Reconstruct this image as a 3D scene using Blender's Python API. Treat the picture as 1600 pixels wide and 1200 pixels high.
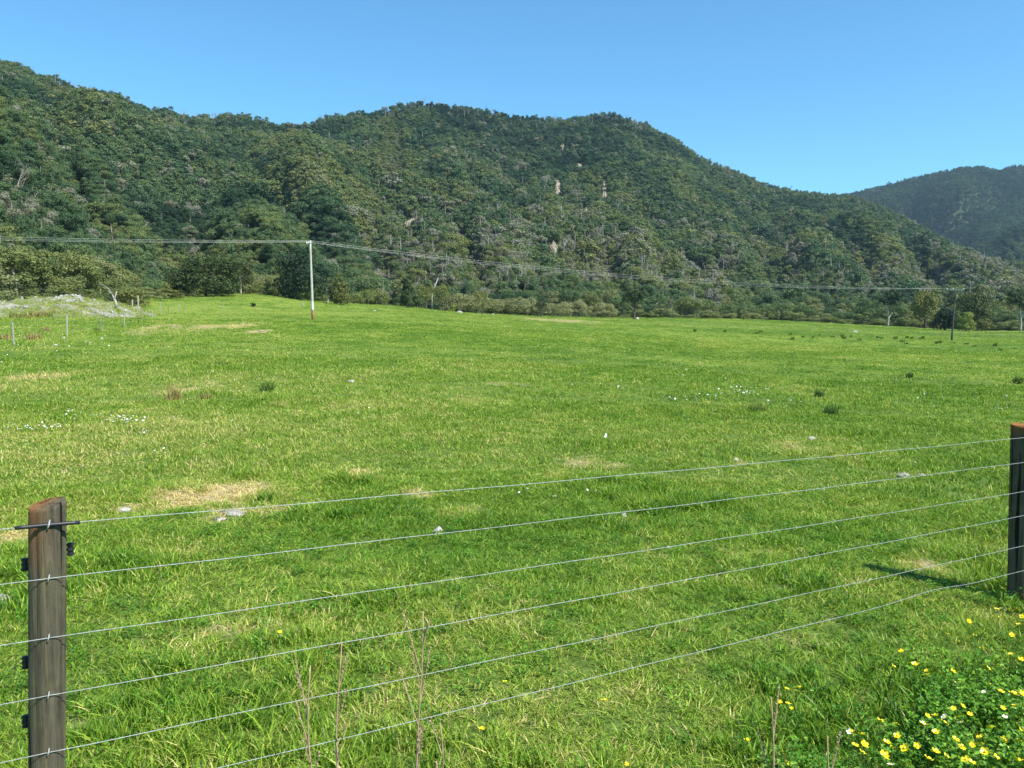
import bpy, math, random
import numpy as np
from mathutils import Vector, Matrix, Euler

random.seed(7)
RNG = np.random.default_rng(11)
sc = bpy.context.scene
for _o in list(bpy.data.objects):
    bpy.data.objects.remove(_o)
R = math.radians

# ------------------------------------------------------------------ camera
FPX = 1290.0                 # focal length in pixels of a 1600 px wide frame
PITCH = math.atan(103.0 / FPX)
EYE = 1.78
cam_d = bpy.data.cameras.new('camera')
cam = bpy.data.objects.new('camera', cam_d)
sc.collection.objects.link(cam)
cam.location = (0, 0, EYE)
cam.rotation_euler = (math.pi / 2 - PITCH, 0, 0)
cam_d.sensor_width = 36.0
cam_d.lens = 36.0 * FPX / 1600.0
cam_d.clip_start = 0.05
cam_d.clip_end = 12000
sc.camera = cam

# ------------------------------------------------------------------ sky, sun, exposure
SUN_AZ, SUN_EL = R(127), R(51)      # clockwise from the viewing direction (+Y)
world = bpy.data.worlds.new('World')
sc.world = world
world.use_nodes = True
wn = world.node_tree
for n in list(wn.nodes):
    wn.nodes.remove(n)
sky = wn.nodes.new('ShaderNodeTexSky')
sky.sky_type = 'NISHITA'
sky.sun_disc = False
sky.sun_elevation = SUN_EL
sky.sun_rotation = SUN_AZ
sky.altitude = 0
sky.air_density = 1.0
sky.dust_density = 0.0
sky.ozone_density = 1.0
bg = wn.nodes.new('ShaderNodeBackground')
bg.inputs['Strength'].default_value = 0.103
wo = wn.nodes.new('ShaderNodeOutputWorld')
tintn = wn.nodes.new('ShaderNodeMix')      # the clear deep blue of the air there
tintn.data_type = 'RGBA'
tintn.blend_type = 'MULTIPLY'
tintn.inputs[0].default_value = 1.0
tintn.inputs[7].default_value = (.50, .955, 1.14, 1)
wn.links.new(sky.outputs[0], tintn.inputs[6])
wn.links.new(tintn.outputs[2], bg.inputs[0])
wn.links.new(bg.outputs[0], wo.inputs[0])

sl = bpy.data.lights.new('sun', 'SUN')
sl.energy = 4.9
sl.angle = R(0.53)
sl.color = (1.0, 0.955, 0.88)
sun = bpy.data.objects.new('sun', sl)
sc.collection.objects.link(sun)
SUN_DIR = Vector((math.sin(SUN_AZ) * math.cos(SUN_EL), math.cos(SUN_AZ) * math.cos(SUN_EL), math.sin(SUN_EL)))
sun.rotation_euler = (-SUN_DIR).to_track_quat('-Z', 'Y').to_euler()
sun.location = (30, -30, 60)

sc.view_settings.view_transform = 'Standard'
sc.view_settings.look = 'None'
sc.view_settings.exposure = 0.8
sc.view_settings.gamma = 1.0
sc.view_settings.use_curve_mapping = False
sc.render.engine = 'CYCLES'
sc.cycles.max_bounces = 6
sc.cycles.diffuse_bounces = 3
sc.cycles.glossy_bounces = 2
sc.cycles.transmission_bounces = 4
sc.cycles.transparent_max_bounces = 6
sc.cycles.volume_bounces = 0
sc.cycles.volume_step_rate = 20
sc.cycles.use_fast_gi = False

# ================================================================== helpers
C = sc.collection


def tag(o, label=None, cat=None, group=None, kind=None):
    if label:
        o['label'] = label
    if cat:
        o['category'] = cat
    if group:
        o['group'] = group
    if kind:
        o['kind'] = kind
    return o


def empty(name, loc=(0, 0, 0), rz=0.0):
    o = bpy.data.objects.new(name, None)
    o.empty_display_size = 0.3
    o.location = loc
    o.rotation_euler = (0, 0, rz)
    C.objects.link(o)
    return o


def mesh_np(name, V, F, smooth=False, mats=()):
    """V (n,3); F list of arrays (m,3)/(m,4) or one array, optional per-array material index"""
    me = bpy.data.meshes.new(name)
    if not isinstance(F, (list, tuple)):
        F = [F]
    V = np.asarray(V, dtype=np.float32)
    F = [np.asarray(f, dtype=np.int32) for f in F if len(f)]
    loops = np.concatenate([f.ravel() for f in F])
    tot = np.concatenate([np.full(len(f), f.shape[1], np.int32) for f in F])
    start = np.concatenate([[0], np.cumsum(tot)[:-1]]).astype(np.int32)
    me.vertices.add(len(V))
    me.vertices.foreach_set('co', V.ravel())
    me.loops.add(len(loops))
    me.loops.foreach_set('vertex_index', loops)
    me.polygons.add(len(tot))
    me.polygons.foreach_set('loop_start', start)
    me.polygons.foreach_set('loop_total', tot)
    me.polygons.foreach_set('use_smooth', np.full(len(tot), bool(smooth)))
    me.update(calc_edges=True)
    for m in mats:
        me.materials.append(m)
    return me


def obj(name, me, parent=None, loc=None):
    o = bpy.data.objects.new(name, me)
    C.objects.link(o)
    if parent is not None:
        o.parent = parent
    if loc is not None:
        o.location = loc
    return o


class MB:
    """collects geometry pieces into one mesh"""

    def __init__(self):
        self.V = []
        self.Q = []
        self.T = []
        self.n = 0

    def add(self, V, Q=None, T=None):
        V = np.asarray(V, dtype=float)
        if Q is not None and len(Q):
            self.Q.append(np.asarray(Q) + self.n)
        if T is not None and len(T):
            self.T.append(np.asarray(T) + self.n)
        self.V.append(V)
        self.n += len(V)

    def tube(self, P, rad, n=8, cap=True, flat=1.0):
        P = np.asarray(P, float)
        m = len(P)
        rad = np.full(m, rad) if np.isscalar(rad) else np.asarray(rad, float)
        d = np.gradient(P, axis=0)
        d /= np.linalg.norm(d, axis=1)[:, None] + 1e-12
        ref = np.array([0, 0, 1.0]) if abs(d[0][2]) < 0.9 else np.array([1.0, 0, 0])
        V = np.zeros((m, n, 3))
        a = np.arange(n) * 2 * np.pi / n
        for i in range(m):
            s = np.cross(d[i], ref)
            s /= np.linalg.norm(s) + 1e-12
            t = np.cross(s, d[i])
            V[i] = P[i] + rad[i] * (np.cos(a)[:, None] * s + flat * np.sin(a)[:, None] * t)
        i, j = np.meshgrid(np.arange(m - 1), np.arange(n), indexing='ij')
        j2 = (j + 1) % n
        Q = np.stack([i * n + j, i * n + j2, (i + 1) * n + j2, (i + 1) * n + j], -1).reshape(-1, 4)
        V = V.reshape(-1, 3)
        T = None
        if cap:
            V = np.vstack([V, P[0], P[-1]])
            c0, c1 = m * n, m * n + 1
            k = np.arange(n)
            T = np.vstack([np.stack([np.full(n, c0), (k + 1) % n, k], -1),
                           np.stack([np.full(n, c1), (m - 1) * n + k, (m - 1) * n + (k + 1) % n], -1)])
        self.add(V, Q, T)

    def box(self, c, s, rot=None, bev=0.0):
        c = np.asarray(c, float)
        h = np.asarray(s, float) / 2
        V = np.array([[x, y, z] for x in (-1, 1) for y in (-1, 1) for z in (-1, 1)], float) * h
        if rot is not None:
            V = V @ np.array(rot).T
        Q = [[0, 1, 3, 2], [4, 6, 7, 5], [0, 4, 5, 1], [2, 3, 7, 6], [0, 2, 6, 4], [1, 5, 7, 3]]
        self.add(V + c, Q)

    def mesh(self, name, mats=(), smooth=False):
        F = []
        if self.Q:
            F.append(np.vstack(self.Q))
        if self.T:
            F.append(np.vstack(self.T))
        return mesh_np(name, np.vstack(self.V), F, smooth, mats)


def lump(seed, nu=14, nv=9, amp=0.25):
    """an irregular closed stone-like lump of unit radius"""
    r = np.random.default_rng(seed)
    th = np.arange(nu) * 2 * np.pi / nu
    ph = np.linspace(0.0, np.pi, nv)
    dirs = r.normal(size=(9, 3))
    dirs /= np.linalg.norm(dirs, axis=1)[:, None]
    off = 1 - r.random(9) * amp * 1.3
    V = []
    for p in ph[1:-1]:
        for t in th:
            V.append([math.sin(p) * math.cos(t), math.sin(p) * math.sin(t), math.cos(p)])
    V.append([0, 0, 1])
    V.append([0, 0, -1])
    V = np.array(V)
    d = V @ dirs.T                       # cut by planes: facets
    lim = np.min(np.where(d > 0.05, off[None, :] / np.maximum(d, 0.05), 9), axis=1)
    V *= np.minimum(1.0, lim)[:, None] * (1 + r.normal(size=len(V)) * 0.03)[:, None]
    Q = []
    for i in range(nv - 3):
        for j in range(nu):
            Q.append([i * nu + j, (i + 1) * nu + j, (i + 1) * nu + (j + 1) % nu, i * nu + (j + 1) % nu])
    T = []
    top, bot = len(V) - 2, len(V) - 1
    for j in range(nu):
        T.append([top, j, (j + 1) % nu])
        T.append([bot, (nv - 3) * nu + (j + 1) % nu, (nv - 3) * nu + j])
    return V, np.array(Q), np.array(T)


# ---- numpy noise
_H = np.random.default_rng(5).random((256, 256))


def vnoise(x, y):
    x = np.asarray(x, float)
    y = np.asarray(y, float)
    xi = np.floor(x).astype(int)
    yi = np.floor(y).astype(int)
    fx = x - xi
    fy = y - yi
    fx = fx * fx * (3 - 2 * fx)
    fy = fy * fy * (3 - 2 * fy)
    a = _H[xi & 255, yi & 255]
    b = _H[(xi + 1) & 255, yi & 255]
    c = _H[xi & 255, (yi + 1) & 255]
    d = _H[(xi + 1) & 255, (yi + 1) & 255]
    return (a * (1 - fx) + b * fx) * (1 - fy) + (c * (1 - fx) + d * fx) * fy


def fbm(x, y, o=4, sx=0.0):
    s = 0
    a = 0.5
    n = 0
    for k in range(o):
        s = s + a * vnoise(x * 2 ** k + 17.3 * k + sx, y * 2 ** k - 9.1 * k + sx * 1.7)
        n += a
        a *= 0.5
    return s / n


# ================================================================== where things are
CP, SP = math.cos(PITCH), math.sin(PITCH)


def at(px, py, D):
    """point at forward distance D on the sight line towards a place in the view"""
    u = (px - 800) / FPX
    v = (600 - py) / FPX
    y = CP + v * SP
    return np.array([u / y * D, D, EYE + (-SP + v * CP) / y * D])


def azim(px, py=500):
    p = at(px, py, 1.0)
    return math.atan2(p[0], p[1])


ctrl = []


def cpx(px, py, D):
    p = at(px, py, D)
    ctrl.append((math.atan2(p[0], p[1]), math.hypot(p[0], p[1]), p[2]))


for a in (-65, -30, 0, 30, 65):
    ctrl.append((R(a), 1.0, 0.03))
ctrl += [(R(-65), 6, .05), (R(-65), 30, .4), (R(-65), 110, 2.5), (R(65), 6, -.1), (R(65), 30, -.8), (R(65), 150, -3), (R(65), 300, -4)]
cpx(75, 1373, 2.5)
cpx(1596, 936, 5.47)
for q in [(22, 542, 38), (105, 528, 46), (158, 518, 56), (194, 511, 66), (220, 502, 78), (252, 494, 98), (289, 485, 130),
          (489, 498, 98), (1488, 531, 150), (1029, 509, 190), (1299, 520, 182), (1600, 530, 172),
          (0, 494, 84), (100, 489, 90), (0, 481, 110), (150, 478, 122), (220, 469, 150), (290, 464, 185), (330, 463, 190), (400, 459, 200), (450, 466, 200),
          (500, 473, 205), (560, 475, 240), (640, 480, 262), (690, 487, 270), (750, 490, 280), (850, 494, 290),
          (991, 496, 300), (1100, 497, 310), (1300, 504, 305), (1440, 512, 300), (1600, 516, 300), (1750, 519, 300)]:
    cpx(*q)
ctrl += [(0, 12, 0.0), (R(-25), 12, .08), (R(25), 12, -.1), (0, 40, -.05), (R(14), 40, -.5)]
ctrl = np.array(ctrl)


def _kern(A, B):
    d2 = ((A[:, None, 0] - B[None, :, 0]) * 2.0) ** 2 + (A[:, None, 1] - B[None, :, 1]) ** 2
    return 0.5 * d2 * np.log(d2 + 1e-12)


_cp = np.stack([ctrl[:, 0], np.log(ctrl[:, 1])], -1)
_n = len(_cp)
_K = _kern(_cp, _cp) + np.eye(_n) * 0.004
_Pm = np.hstack([np.ones((_n, 1)), _cp])
_A = np.block([[_K, _Pm], [_Pm.T, np.zeros((3, 3))]])
_W = np.linalg.solve(_A, np.concatenate([ctrl[:, 2] / (0.25 + ctrl[:, 1] ** 0.5), np.zeros(3)]))


def ground_base(x, y):
    x = np.atleast_1d(np.asarray(x, float))
    y = np.atleast_1d(np.asarray(y, float))
    r = np.hypot(x, y)
    th = np.clip(np.arctan2(x, y), -R(66), R(66))
    rr = np.clip(r, 1.0, 330)
    P = np.stack([th, np.log(rr)], -1)
    out = np.empty(len(P))
    for i in range(0, len(P), 40000):
        Q = P[i:i + 40000]
        out[i:i + 40000] = _kern(Q, _cp) @ _W[:_n] + _W[_n] + Q @ _W[_n + 1:]
    return out * (0.25 + rr ** 0.5)


def ground(x, y):
    x = np.atleast_1d(np.asarray(x, float))
    y = np.atleast_1d(np.asarray(y, float))
    z = ground_base(x, y)
    r = np.hypot(x, y)
    near = np.clip((r - 2) / 4, 0, 1)
    z = z + (fbm(x * 1.1, y * 1.1, 3) - .5) * 0.09 * near
    z = z + (fbm(x * 0.55, y * 0.5, 3, 5.3) - .5) * 0.20 * np.clip((r - 10) / 18, 0, 1)
    z = z + (fbm(x * 0.22, y * 0.22, 3, 3.3) - .5) * 0.28 * np.clip((r - 6) / 18, 0, 1)
    z = z + (fbm(x * 0.05, y * 0.05, 2, 8.3) - .5) * 0.5 * np.clip((r - 25) / 50, 0, 1)
    # small wash-out hollow in front of the right post
    for (hx, hy, hr, hd) in HOLLOWS:
        z = z - hd * np.exp(-(((x - hx) / hr[0]) ** 2 + ((y - hy) / hr[1]) ** 2))
    return z


HOLLOWS = []


def G1(x, y):
    return float(ground(x, y)[0])


def gp(px, py):
    """where the sight line meets the paddock"""
    lo, hi = 1.2, 330.0
    Ds = np.exp(np.linspace(math.log(lo), math.log(hi), 220))
    P = np.array([at(px, py, D) for D in Ds])
    d = P[:, 2] - ground(P[:, 0], P[:, 1])
    k = np.where(d < 0)[0]
    if len(k) == 0:
        i = len(Ds) - 1
        p = P[i]
        return np.array([p[0], p[1], G1(p[0], p[1])])
    i = max(k[0], 1)
    a, b = d[i - 1], d[i]
    t = a / (a - b) if a != b else 0
    p = P[i - 1] * (1 - t) + P[i] * t
    return np.array([p[0], p[1], G1(p[0], p[1])])


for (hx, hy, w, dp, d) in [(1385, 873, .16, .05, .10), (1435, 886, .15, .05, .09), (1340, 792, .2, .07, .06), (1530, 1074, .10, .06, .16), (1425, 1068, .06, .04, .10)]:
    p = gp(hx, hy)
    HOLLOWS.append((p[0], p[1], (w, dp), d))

# ---- dry / bare patches of the paddock:   px, py, half-width px, half-height px, strength
_patch_px = [(335, 772, 78, 19, 1.0), (395, 757, 30, 10, .6), (358, 803, 32, 12, .95), (430, 797, 26, 8, .6), (190, 795, 32, 6, .8),
             (560, 740, 26, 8, .55), (650, 772, 22, 6, .6), (905, 722, 34, 8, .55), (960, 728, 22, 5, .6), (880, 740, 30, 7, .4),
             (60, 590, 60, 6, .45), (272, 612, 20, 8, .6), (320, 513, 62, 9, .62), (405, 518, 16, 3, .95), (262, 508, 12, 4, .8),
             (1412, 742, 22, 4, .9), (1310, 560, 20, 2, .25), (940, 1000, 30, 6, .35), (350, 985, 40, 8, .35), (15, 840, 40, 16, .55),
             (1150, 720, 20, 6, .5), (1300, 965, 40, 6, .35), (1330, 1095, 20, 8, .7), (1230, 1000, 40, 8, .4), (700, 800, 60, 10, .35),
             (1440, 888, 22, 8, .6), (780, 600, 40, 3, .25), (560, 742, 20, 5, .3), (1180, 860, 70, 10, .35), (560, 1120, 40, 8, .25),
             (870, 500, 40, 2, .5), (1240, 700, 30, 6, .3), (300, 860, 30, 6, .3), (140, 1130, 50, 14, .4)]
PATCH = []
for (px, py, rx, ry, s) in _patch_px:
    c = gp(px, py)
    a, b = gp(px, py - ry), gp(px, py + ry)
    PATCH.append((c[0], c[1], rx * c[1] / FPX, max(abs(a[1] - b[1]) / 2, .03), s))


def in_hollow(x, y, k=1.0):
    m = np.zeros(len(x), bool)
    for (hx, hy, hr, hd) in HOLLOWS:
        m |= ((x - hx) / hr[0]) ** 2 + ((y - hy) / hr[1]) ** 2 < k * (.6 + .8 * vnoise(x * 30, y * 30))
    return m


def dryness(x, y):
    x = np.asarray(x, float)
    y = np.asarray(y, float)
    r = np.hypot(x, y)
    w = 0.45 * (fbm(x * 3.5 / (1 + r * .05), y * 3.5 / (1 + r * .05), 4, 1.1) - .5) * 4 + (fbm(x * 14 / (1 + r * .08), y * 14 / (1 + r * .08), 2, 5.1) - .5) * 1.6
    d = np.zeros_like(x)
    for (cx, cy, rx, ry, s) in PATCH:
        q = np.sqrt(((x - cx) / rx) ** 2 + ((y - cy) / ry) ** 2) + w
        d = np.maximum(d, s * np.clip(1.35 - q, 0, 1))
    return np.clip(d, 0, 1)


def lushness(x, y):
    """0 yellowish .. 1 deep green, in drifts"""
    n = 0.30 * fbm(x * 0.055, y * 0.05, 3, 4.4) + 0.40 * fbm(x * 0.42, y * 0.32, 3, 2.2) + 0.30 * fbm(x * 2.2, y * 2.0, 3, 6.2)
    n = n + .05 * np.clip(np.arctan2(x, y) / .4, -1, 1) * np.clip(np.hypot(x, y) / 60, 0, 1)
    return np.clip((n - .5) * 3.4 + .5, 0, 1)


# ================================================================== materials
def new_mat(name):
    m = bpy.data.materials.new(name)
    m.use_nodes = True
    nt = m.node_tree
    for n in list(nt.nodes):
        nt.nodes.remove(n)
    out = nt.nodes.new('ShaderNodeOutputMaterial')
    return m, nt, out


def ramp(nt, fac, stops, interp='LINEAR'):
    r = nt.nodes.new('ShaderNodeValToRGB')
    r.color_ramp.interpolation = interp
    el = r.color_ramp.elements
    while len(el) < len(stops):
        el.new(0.5)
    for e, (p, c) in zip(el, stops):
        e.position = p
        e.color = (*c, 1)
    if fac is not None:
        nt.links.new(fac, r.inputs[0])
    return r.outputs[0]


def noise(nt, scale, detail=4, rough=.55, vec=None, dist=0.0):
    n = nt.nodes.new('ShaderNodeTexNoise')
    n.inputs['Scale'].default_value = scale
    n.inputs['Detail'].default_value = detail
    n.inputs['Roughness'].default_value = rough
    n.inputs['Distortion'].default_value = dist
    if vec is not None:
        nt.links.new(vec, n.inputs['Vector'])
    return n.outputs[0]


def math_(nt, op, a, b=None, clamp=False):
    n = nt.nodes.new('ShaderNodeMath')
    n.operation = op
    n.use_clamp = clamp
    for i, v in enumerate((a, b)):
        if v is None:
            continue
        if isinstance(v, (int, float)):
            n.inputs[i].default_value = v
        else:
            nt.links.new(v, n.inputs[i])
    return n.outputs[0]


def mixc(nt, fac, a, b, mode='MIX'):
    n = nt.nodes.new('ShaderNodeMix')
    n.data_type = 'RGBA'
    n.blend_type = mode
    for s, v in ((n.inputs[0], fac), (n.inputs[6], a), (n.inputs[7], b)):
        if isinstance(v, (int, float)):
            s.default_value = v
        elif isinstance(v, tuple):
            s.default_value = (*v, 1)
        else:
            nt.links.new(v, s)
    return n.outputs[2]


def attr(nt, name, typ='GEOMETRY'):
    n = nt.nodes.new('ShaderNodeAttribute')
    n.attribute_type = typ
    n.attribute_name = name
    return n.outputs['Fac']


def geo(nt, out='Position'):
    return nt.nodes.new('ShaderNodeNewGeometry').outputs[out]


def texco(nt, out='Object'):
    return nt.nodes.new('ShaderNodeTexCoord').outputs[out]


def bump(nt, h, strength, dist):
    b = nt.nodes.new('ShaderNodeBump')
    b.inputs['Strength'].default_value = strength
    b.inputs['Distance'].default_value = dist
    nt.links.new(h, b.inputs['Height'])
    return b.outputs[0]


def principled(nt, out, col, rough=.8, spec=.3, normal=None, metal=0.0):
    p = nt.nodes.new('ShaderNodeBsdfPrincipled')
    if isinstance(col, tuple):
        p.inputs['Base Color'].default_value = (*col, 1)
    else:
        nt.links.new(col, p.inputs['Base Color'])
    if isinstance(rough, (int, float)):
        p.inputs['Roughness'].default_value = rough
    else:
        nt.links.new(rough, p.inputs['Roughness'])
    p.inputs['Specular IOR Level'].default_value = spec
    p.inputs['Metallic'].default_value = metal
    if normal is not None:
        nt.links.new(normal, p.inputs['Normal'])
    if out is not None:
        nt.links.new(p.outputs[0], out.inputs[0])
    return p.outputs[0]


def leafy(name, stops, island=.35, trans=.25, spec=.2, rough=.6, warm=(1.25, 1.2, .55), vv=.5):
    """foliage: colour chosen by the plant's own tint, varied leaf by leaf"""
    m, nt, out = new_mat(name)
    t = attr(nt, 'tint', 'INSTANCER')
    isl = geo(nt, 'Random Per Island')
    t2 = math_(nt, 'ADD', t, math_(nt, 'MULTIPLY', math_(nt, 'SUBTRACT', isl, .5), island))
    col = ramp(nt, t2, stops)
    w_ = nt.nodes.new('ShaderNodeTexWhiteNoise')
    w_.noise_dimensions = '1D'
    nt.links.new(isl, w_.inputs['W'])
    v = math_(nt, 'ADD', math_(nt, 'MULTIPLY', w_.outputs[0], vv), 1.0 - vv / 2)
    col = mixc(nt, 1.0, col, v, 'MULTIPLY')
    d = principled(nt, None, col, rough, spec)
    tr = nt.nodes.new('ShaderNodeBsdfTranslucent')
    tc = mixc(nt, 1.0, col, warm, 'MULTIPLY')
    nt.links.new(tc, tr.inputs[0])
    mx = nt.nodes.new('ShaderNodeMixShader')
    mx.inputs[0].default_value = trans
    nt.links.new(d, mx.inputs[1])
    nt.links.new(tr.outputs[0], mx.inputs[2])
    nt.links.new(mx.outputs[0], out.inputs[0])
    return m


M = {}
M['grass'] = leafy('grass_blades', [(0.0, (.045, .135, .014)), (.33, (.130, .255, .022)), (.60, (.268, .375, .040)),
                                    (.80, (.46, .45, .13)), (1.0, (.66, .52, .27))], island=.50, trans=.34, spec=.2, rough=.42, vv=.8)
M['leafy_ground'] = leafy('buttercup_leaves', [(0, (.030, .11, .010)), (.5, (.075, .21, .018)), (1, (.20, .36, .035))], island=.5, trans=.25, spec=.15, rough=.4, vv=.8)
M['forest'] = leafy('forest_leaves', [(0.0, (.021, .048, .025)), (.22, (.053, .100, .047)), (.42, (.092, .147, .062)), (.58, (.130, .173, .060)),
                                      (.74, (.180, .202, .062)), (.88, (.200, .212, .120)), (1.0, (.210, .215, .172))], island=.18, trans=.2, spec=.06)
M['tree'] = leafy('tree_leaves', [(0.0, (.014, .034, .016)), (.25, (.034, .066, .024)), (.5, (.095, .112, .028)), (.7, (.160, .165, .042)),
                                  (.85, (.20, .27, .045)), (1.0, (.23, .32, .05))], island=.2, trans=.2)
M['bush'] = leafy('bush_leaves', [(0.0, (.07, .10, .03)), (.5, (.150, .185, .055)), (.75, (.225, .245, .095)), (1.0, (.27, .27, .13))], island=.2, trans=.22)
M['rush'] = leafy('rush_stems', [(0, (.055, .12, .02)), (.5, (.16, .22, .045)), (1, (.36, .27, .10))], island=.5, trans=.15)
M['twig'] = leafy('dead_twigs', [(0, (.15, .135, .095)), (.5, (.27, .25, .185)), (1, (.42, .39, .31))], island=.3, trans=0.0, warm=(1, 1, 1))


def mat_bark(name, c0, c1, sc_=6.0):
    m, nt, out = new_mat(name)
    mp = nt.nodes.new('ShaderNodeMapping')
    mp.inputs['Scale'].default_value = (1, 1, .25)
    nt.links.new(texco(nt), mp.inputs[0])
    n = noise(nt, sc_, 5, .65, mp.outputs[0])
    col = ramp(nt, n, [(.3, c0), (.7, c1)])
    principled(nt, out, col, .9, .1, bump(nt, n, .6, .05))
    return m


M['bark'] = mat_bark('dark_bark', (.05, .04, .03), (.15, .125, .10))
M['pale_bark'] = mat_bark('pale_bark', (.26, .24, .20), (.52, .49, .43))


def mat_paddock():
    m, nt, out = new_mat('paddock_turf')
    pos = geo(nt)
    dry = attr(nt, 'dry')
    lush = attr(nt, 'lush')
    fine = noise(nt, 9.0, 6, .75, pos)
    mid = noise(nt, .9, 5, .65, pos)
    t = math_(nt, 'ADD', lush, math_(nt, 'MULTIPLY', math_(nt, 'SUBTRACT', fine, .5), 1.1))
    t = math_(nt, 'ADD', t, math_(nt, 'MULTIPLY', math_(nt, 'SUBTRACT', mid, .5), .7), True)
    col = ramp(nt, t, [(0.0, (.195, .250, .042)), (.45, (.138, .205, .028)), (.8, (.088, .155, .020)), (1, (.058, .115, .016))])
    # near the viewer the blades carry the colour; between them one sees thatch and soil
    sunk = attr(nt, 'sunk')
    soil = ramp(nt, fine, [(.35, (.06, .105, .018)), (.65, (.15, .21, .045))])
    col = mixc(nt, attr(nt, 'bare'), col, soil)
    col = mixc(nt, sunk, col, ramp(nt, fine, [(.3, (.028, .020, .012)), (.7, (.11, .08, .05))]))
    straw = ramp(nt, noise(nt, 30, 5, .7, pos), [(.3, (.24, .19, .10)), (.7, (.50, .42, .26))])
    dd = math_(nt, 'MULTIPLY', math_(nt, 'ADD', dry, math_(nt, 'MULTIPLY', math_(nt, 'SUBTRACT', fine, .5), .6)), 1.1, True)
    dd = math_(nt, 'MULTIPLY', dd, math_(nt, 'GREATER_THAN', dry, .02))
    col = mixc(nt, dd, col, straw)
    nb = bump(nt, math_(nt, 'ADD', fine, math_(nt, 'MULTIPLY', mid, 1.5)), .5, .12)
    principled(nt, out, col, .95, .08, nb)
    return m


M['paddock'] = mat_paddock()


def mat_hill():
    m, nt, out = new_mat('forest_floor')
    n = noise(nt, .08, 6, .7, geo(nt))
    col = ramp(nt, n, [(.3, (.018, .035, .016)), (.7, (.06, .075, .03))])
    principled(nt, out, col, .95, .05)
    return m


M['hill'] = mat_hill()


def mat_stone(name, c0, c1, s=8):
    m, nt, out = new_mat(name)
    n = noise(nt, s, 6, .7, texco(nt))
    col = ramp(nt, n, [(.3, c0), (.7, c1)])
    principled(nt, out, col, .9, .2, bump(nt, n, .5, .02))
    return m


M['stone'] = mat_stone('pale_stone', (.26, .25, .22), (.50, .48, .44), 14)
M['lime'] = mat_stone('lime_lump', (.20, .18, .15), (.42, .39, .35), 16)
M['slip'] = mat_stone('tan_rock', (.17, .15, .10), (.34, .30, .22), .25)
M['gravel'] = mat_stone('gravel_stones', (.20, .19, .17), (.46, .44, .40), 2.0)


def mat_bank():
    m, nt, out = new_mat('gravel_bank')
    pos = geo(nt)
    n = noise(nt, .38, 5, .65, pos)
    f = noise(nt, 5, 6, .8, pos)
    g = ramp(nt, f, [(.3, (.08, .12, .03)), (.7, (.24, .26, .10))])
    s = ramp(nt, f, [(.35, (.17, .16, .14)), (.65, (.44, .42, .38))])
    k = math_(nt, 'MULTIPLY', math_(nt, 'SUBTRACT', math_(nt, 'ADD', n, math_(nt, 'MULTIPLY', f, .55)), .765), 9, True)
    principled(nt, out, mixc(nt, k, g, s), .95, .1, bump(nt, f, .8, .15))
    return m


M['bank'] = mat_bank()


def mat_post(name, dark, light, zt, orange=1.0):
    m, nt, out = new_mat(name)
    tc = texco(nt)
    mp = nt.nodes.new('ShaderNodeMapping')
    mp.inputs['Scale'].default_value = (1, 1, .045)
    nt.links.new(tc, mp.inputs[0])
    g = noise(nt, 48, 8, .75, mp.outputs[0], .8)
    blot = noise(nt, 9, 5, .65, tc)
    col = ramp(nt, g, [(.25, dark), (.72, light)])
    col = mixc(nt, math_(nt, 'MULTIPLY', math_(nt, 'SUBTRACT', blot, .48), 3.0, True), col, (.14, .13, .07))
    # dark drying cracks along the grain
    mp2 = nt.nodes.new('ShaderNodeMapping')
    mp2.inputs['Scale'].default_value = (1, 1, .02)
    nt.links.new(tc, mp2.inputs[0])
    ck = noise(nt, 38, 3, .5, mp2.outputs[0], .3)
    crack = math_(nt, 'MULTIPLY', math_(nt, 'SUBTRACT', .42, ck), 16, True)
    col = mixc(nt, crack, col, (.022, .018, .014))
    sep = nt.nodes.new('ShaderNodeSeparateXYZ')
    nt.links.new(tc, sep.inputs[0])
    # orange algae near the cut top, more on the left
    up = math_(nt, 'MULTIPLY', math_(nt, 'SUBTRACT', sep.outputs[2], zt - .16), 7.5, True)
    lf = math_(nt, 'SUBTRACT', .62, math_(nt, 'MULTIPLY', sep.outputs[0], 7.0), True)
    algae = math_(nt, 'MULTIPLY', math_(nt, 'MULTIPLY', up, lf), math_(nt, 'MULTIPLY', blot, 1.75 * orange), True)
    col = mixc(nt, algae, col, (.40, .145, .028))
    yl = math_(nt, 'MULTIPLY', math_(nt, 'SUBTRACT', noise(nt, 30, 4, .6, mp.outputs[0]), .60), 8, True)
    col = mixc(nt, math_(nt, 'MULTIPLY', yl, .5), col, (.30, .26, .08))
    h = math_(nt, 'SUBTRACT', g, math_(nt, 'MULTIPLY', crack, 1.4))
    principled(nt, out, col, .9, .06, bump(nt, h, 1.0, .008))
    return m


M['post'] = mat_post('weathered_post_wood', (.018, .016, .011), (.158, .138, .095), 1.15)
M['post_r'] = mat_post('weathered_grey_post_wood', (.034, .024, .015), (.175, .135, .09), 1.27, .8)


def plain(name, col, rough=.6, spec=.4, metal=0.0, var=.25, s=20):
    m, nt, out = new_mat(name)
    n = noise(nt, s, 4, .6, texco(nt))
    a = tuple(c * (1 - var) for c in col)
    b = tuple(min(1, c * (1 + var)) for c in col)
    principled(nt, out, ramp(nt, n, [(.3, a), (.7, b)]), rough, spec, None, metal)
    return m


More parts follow.
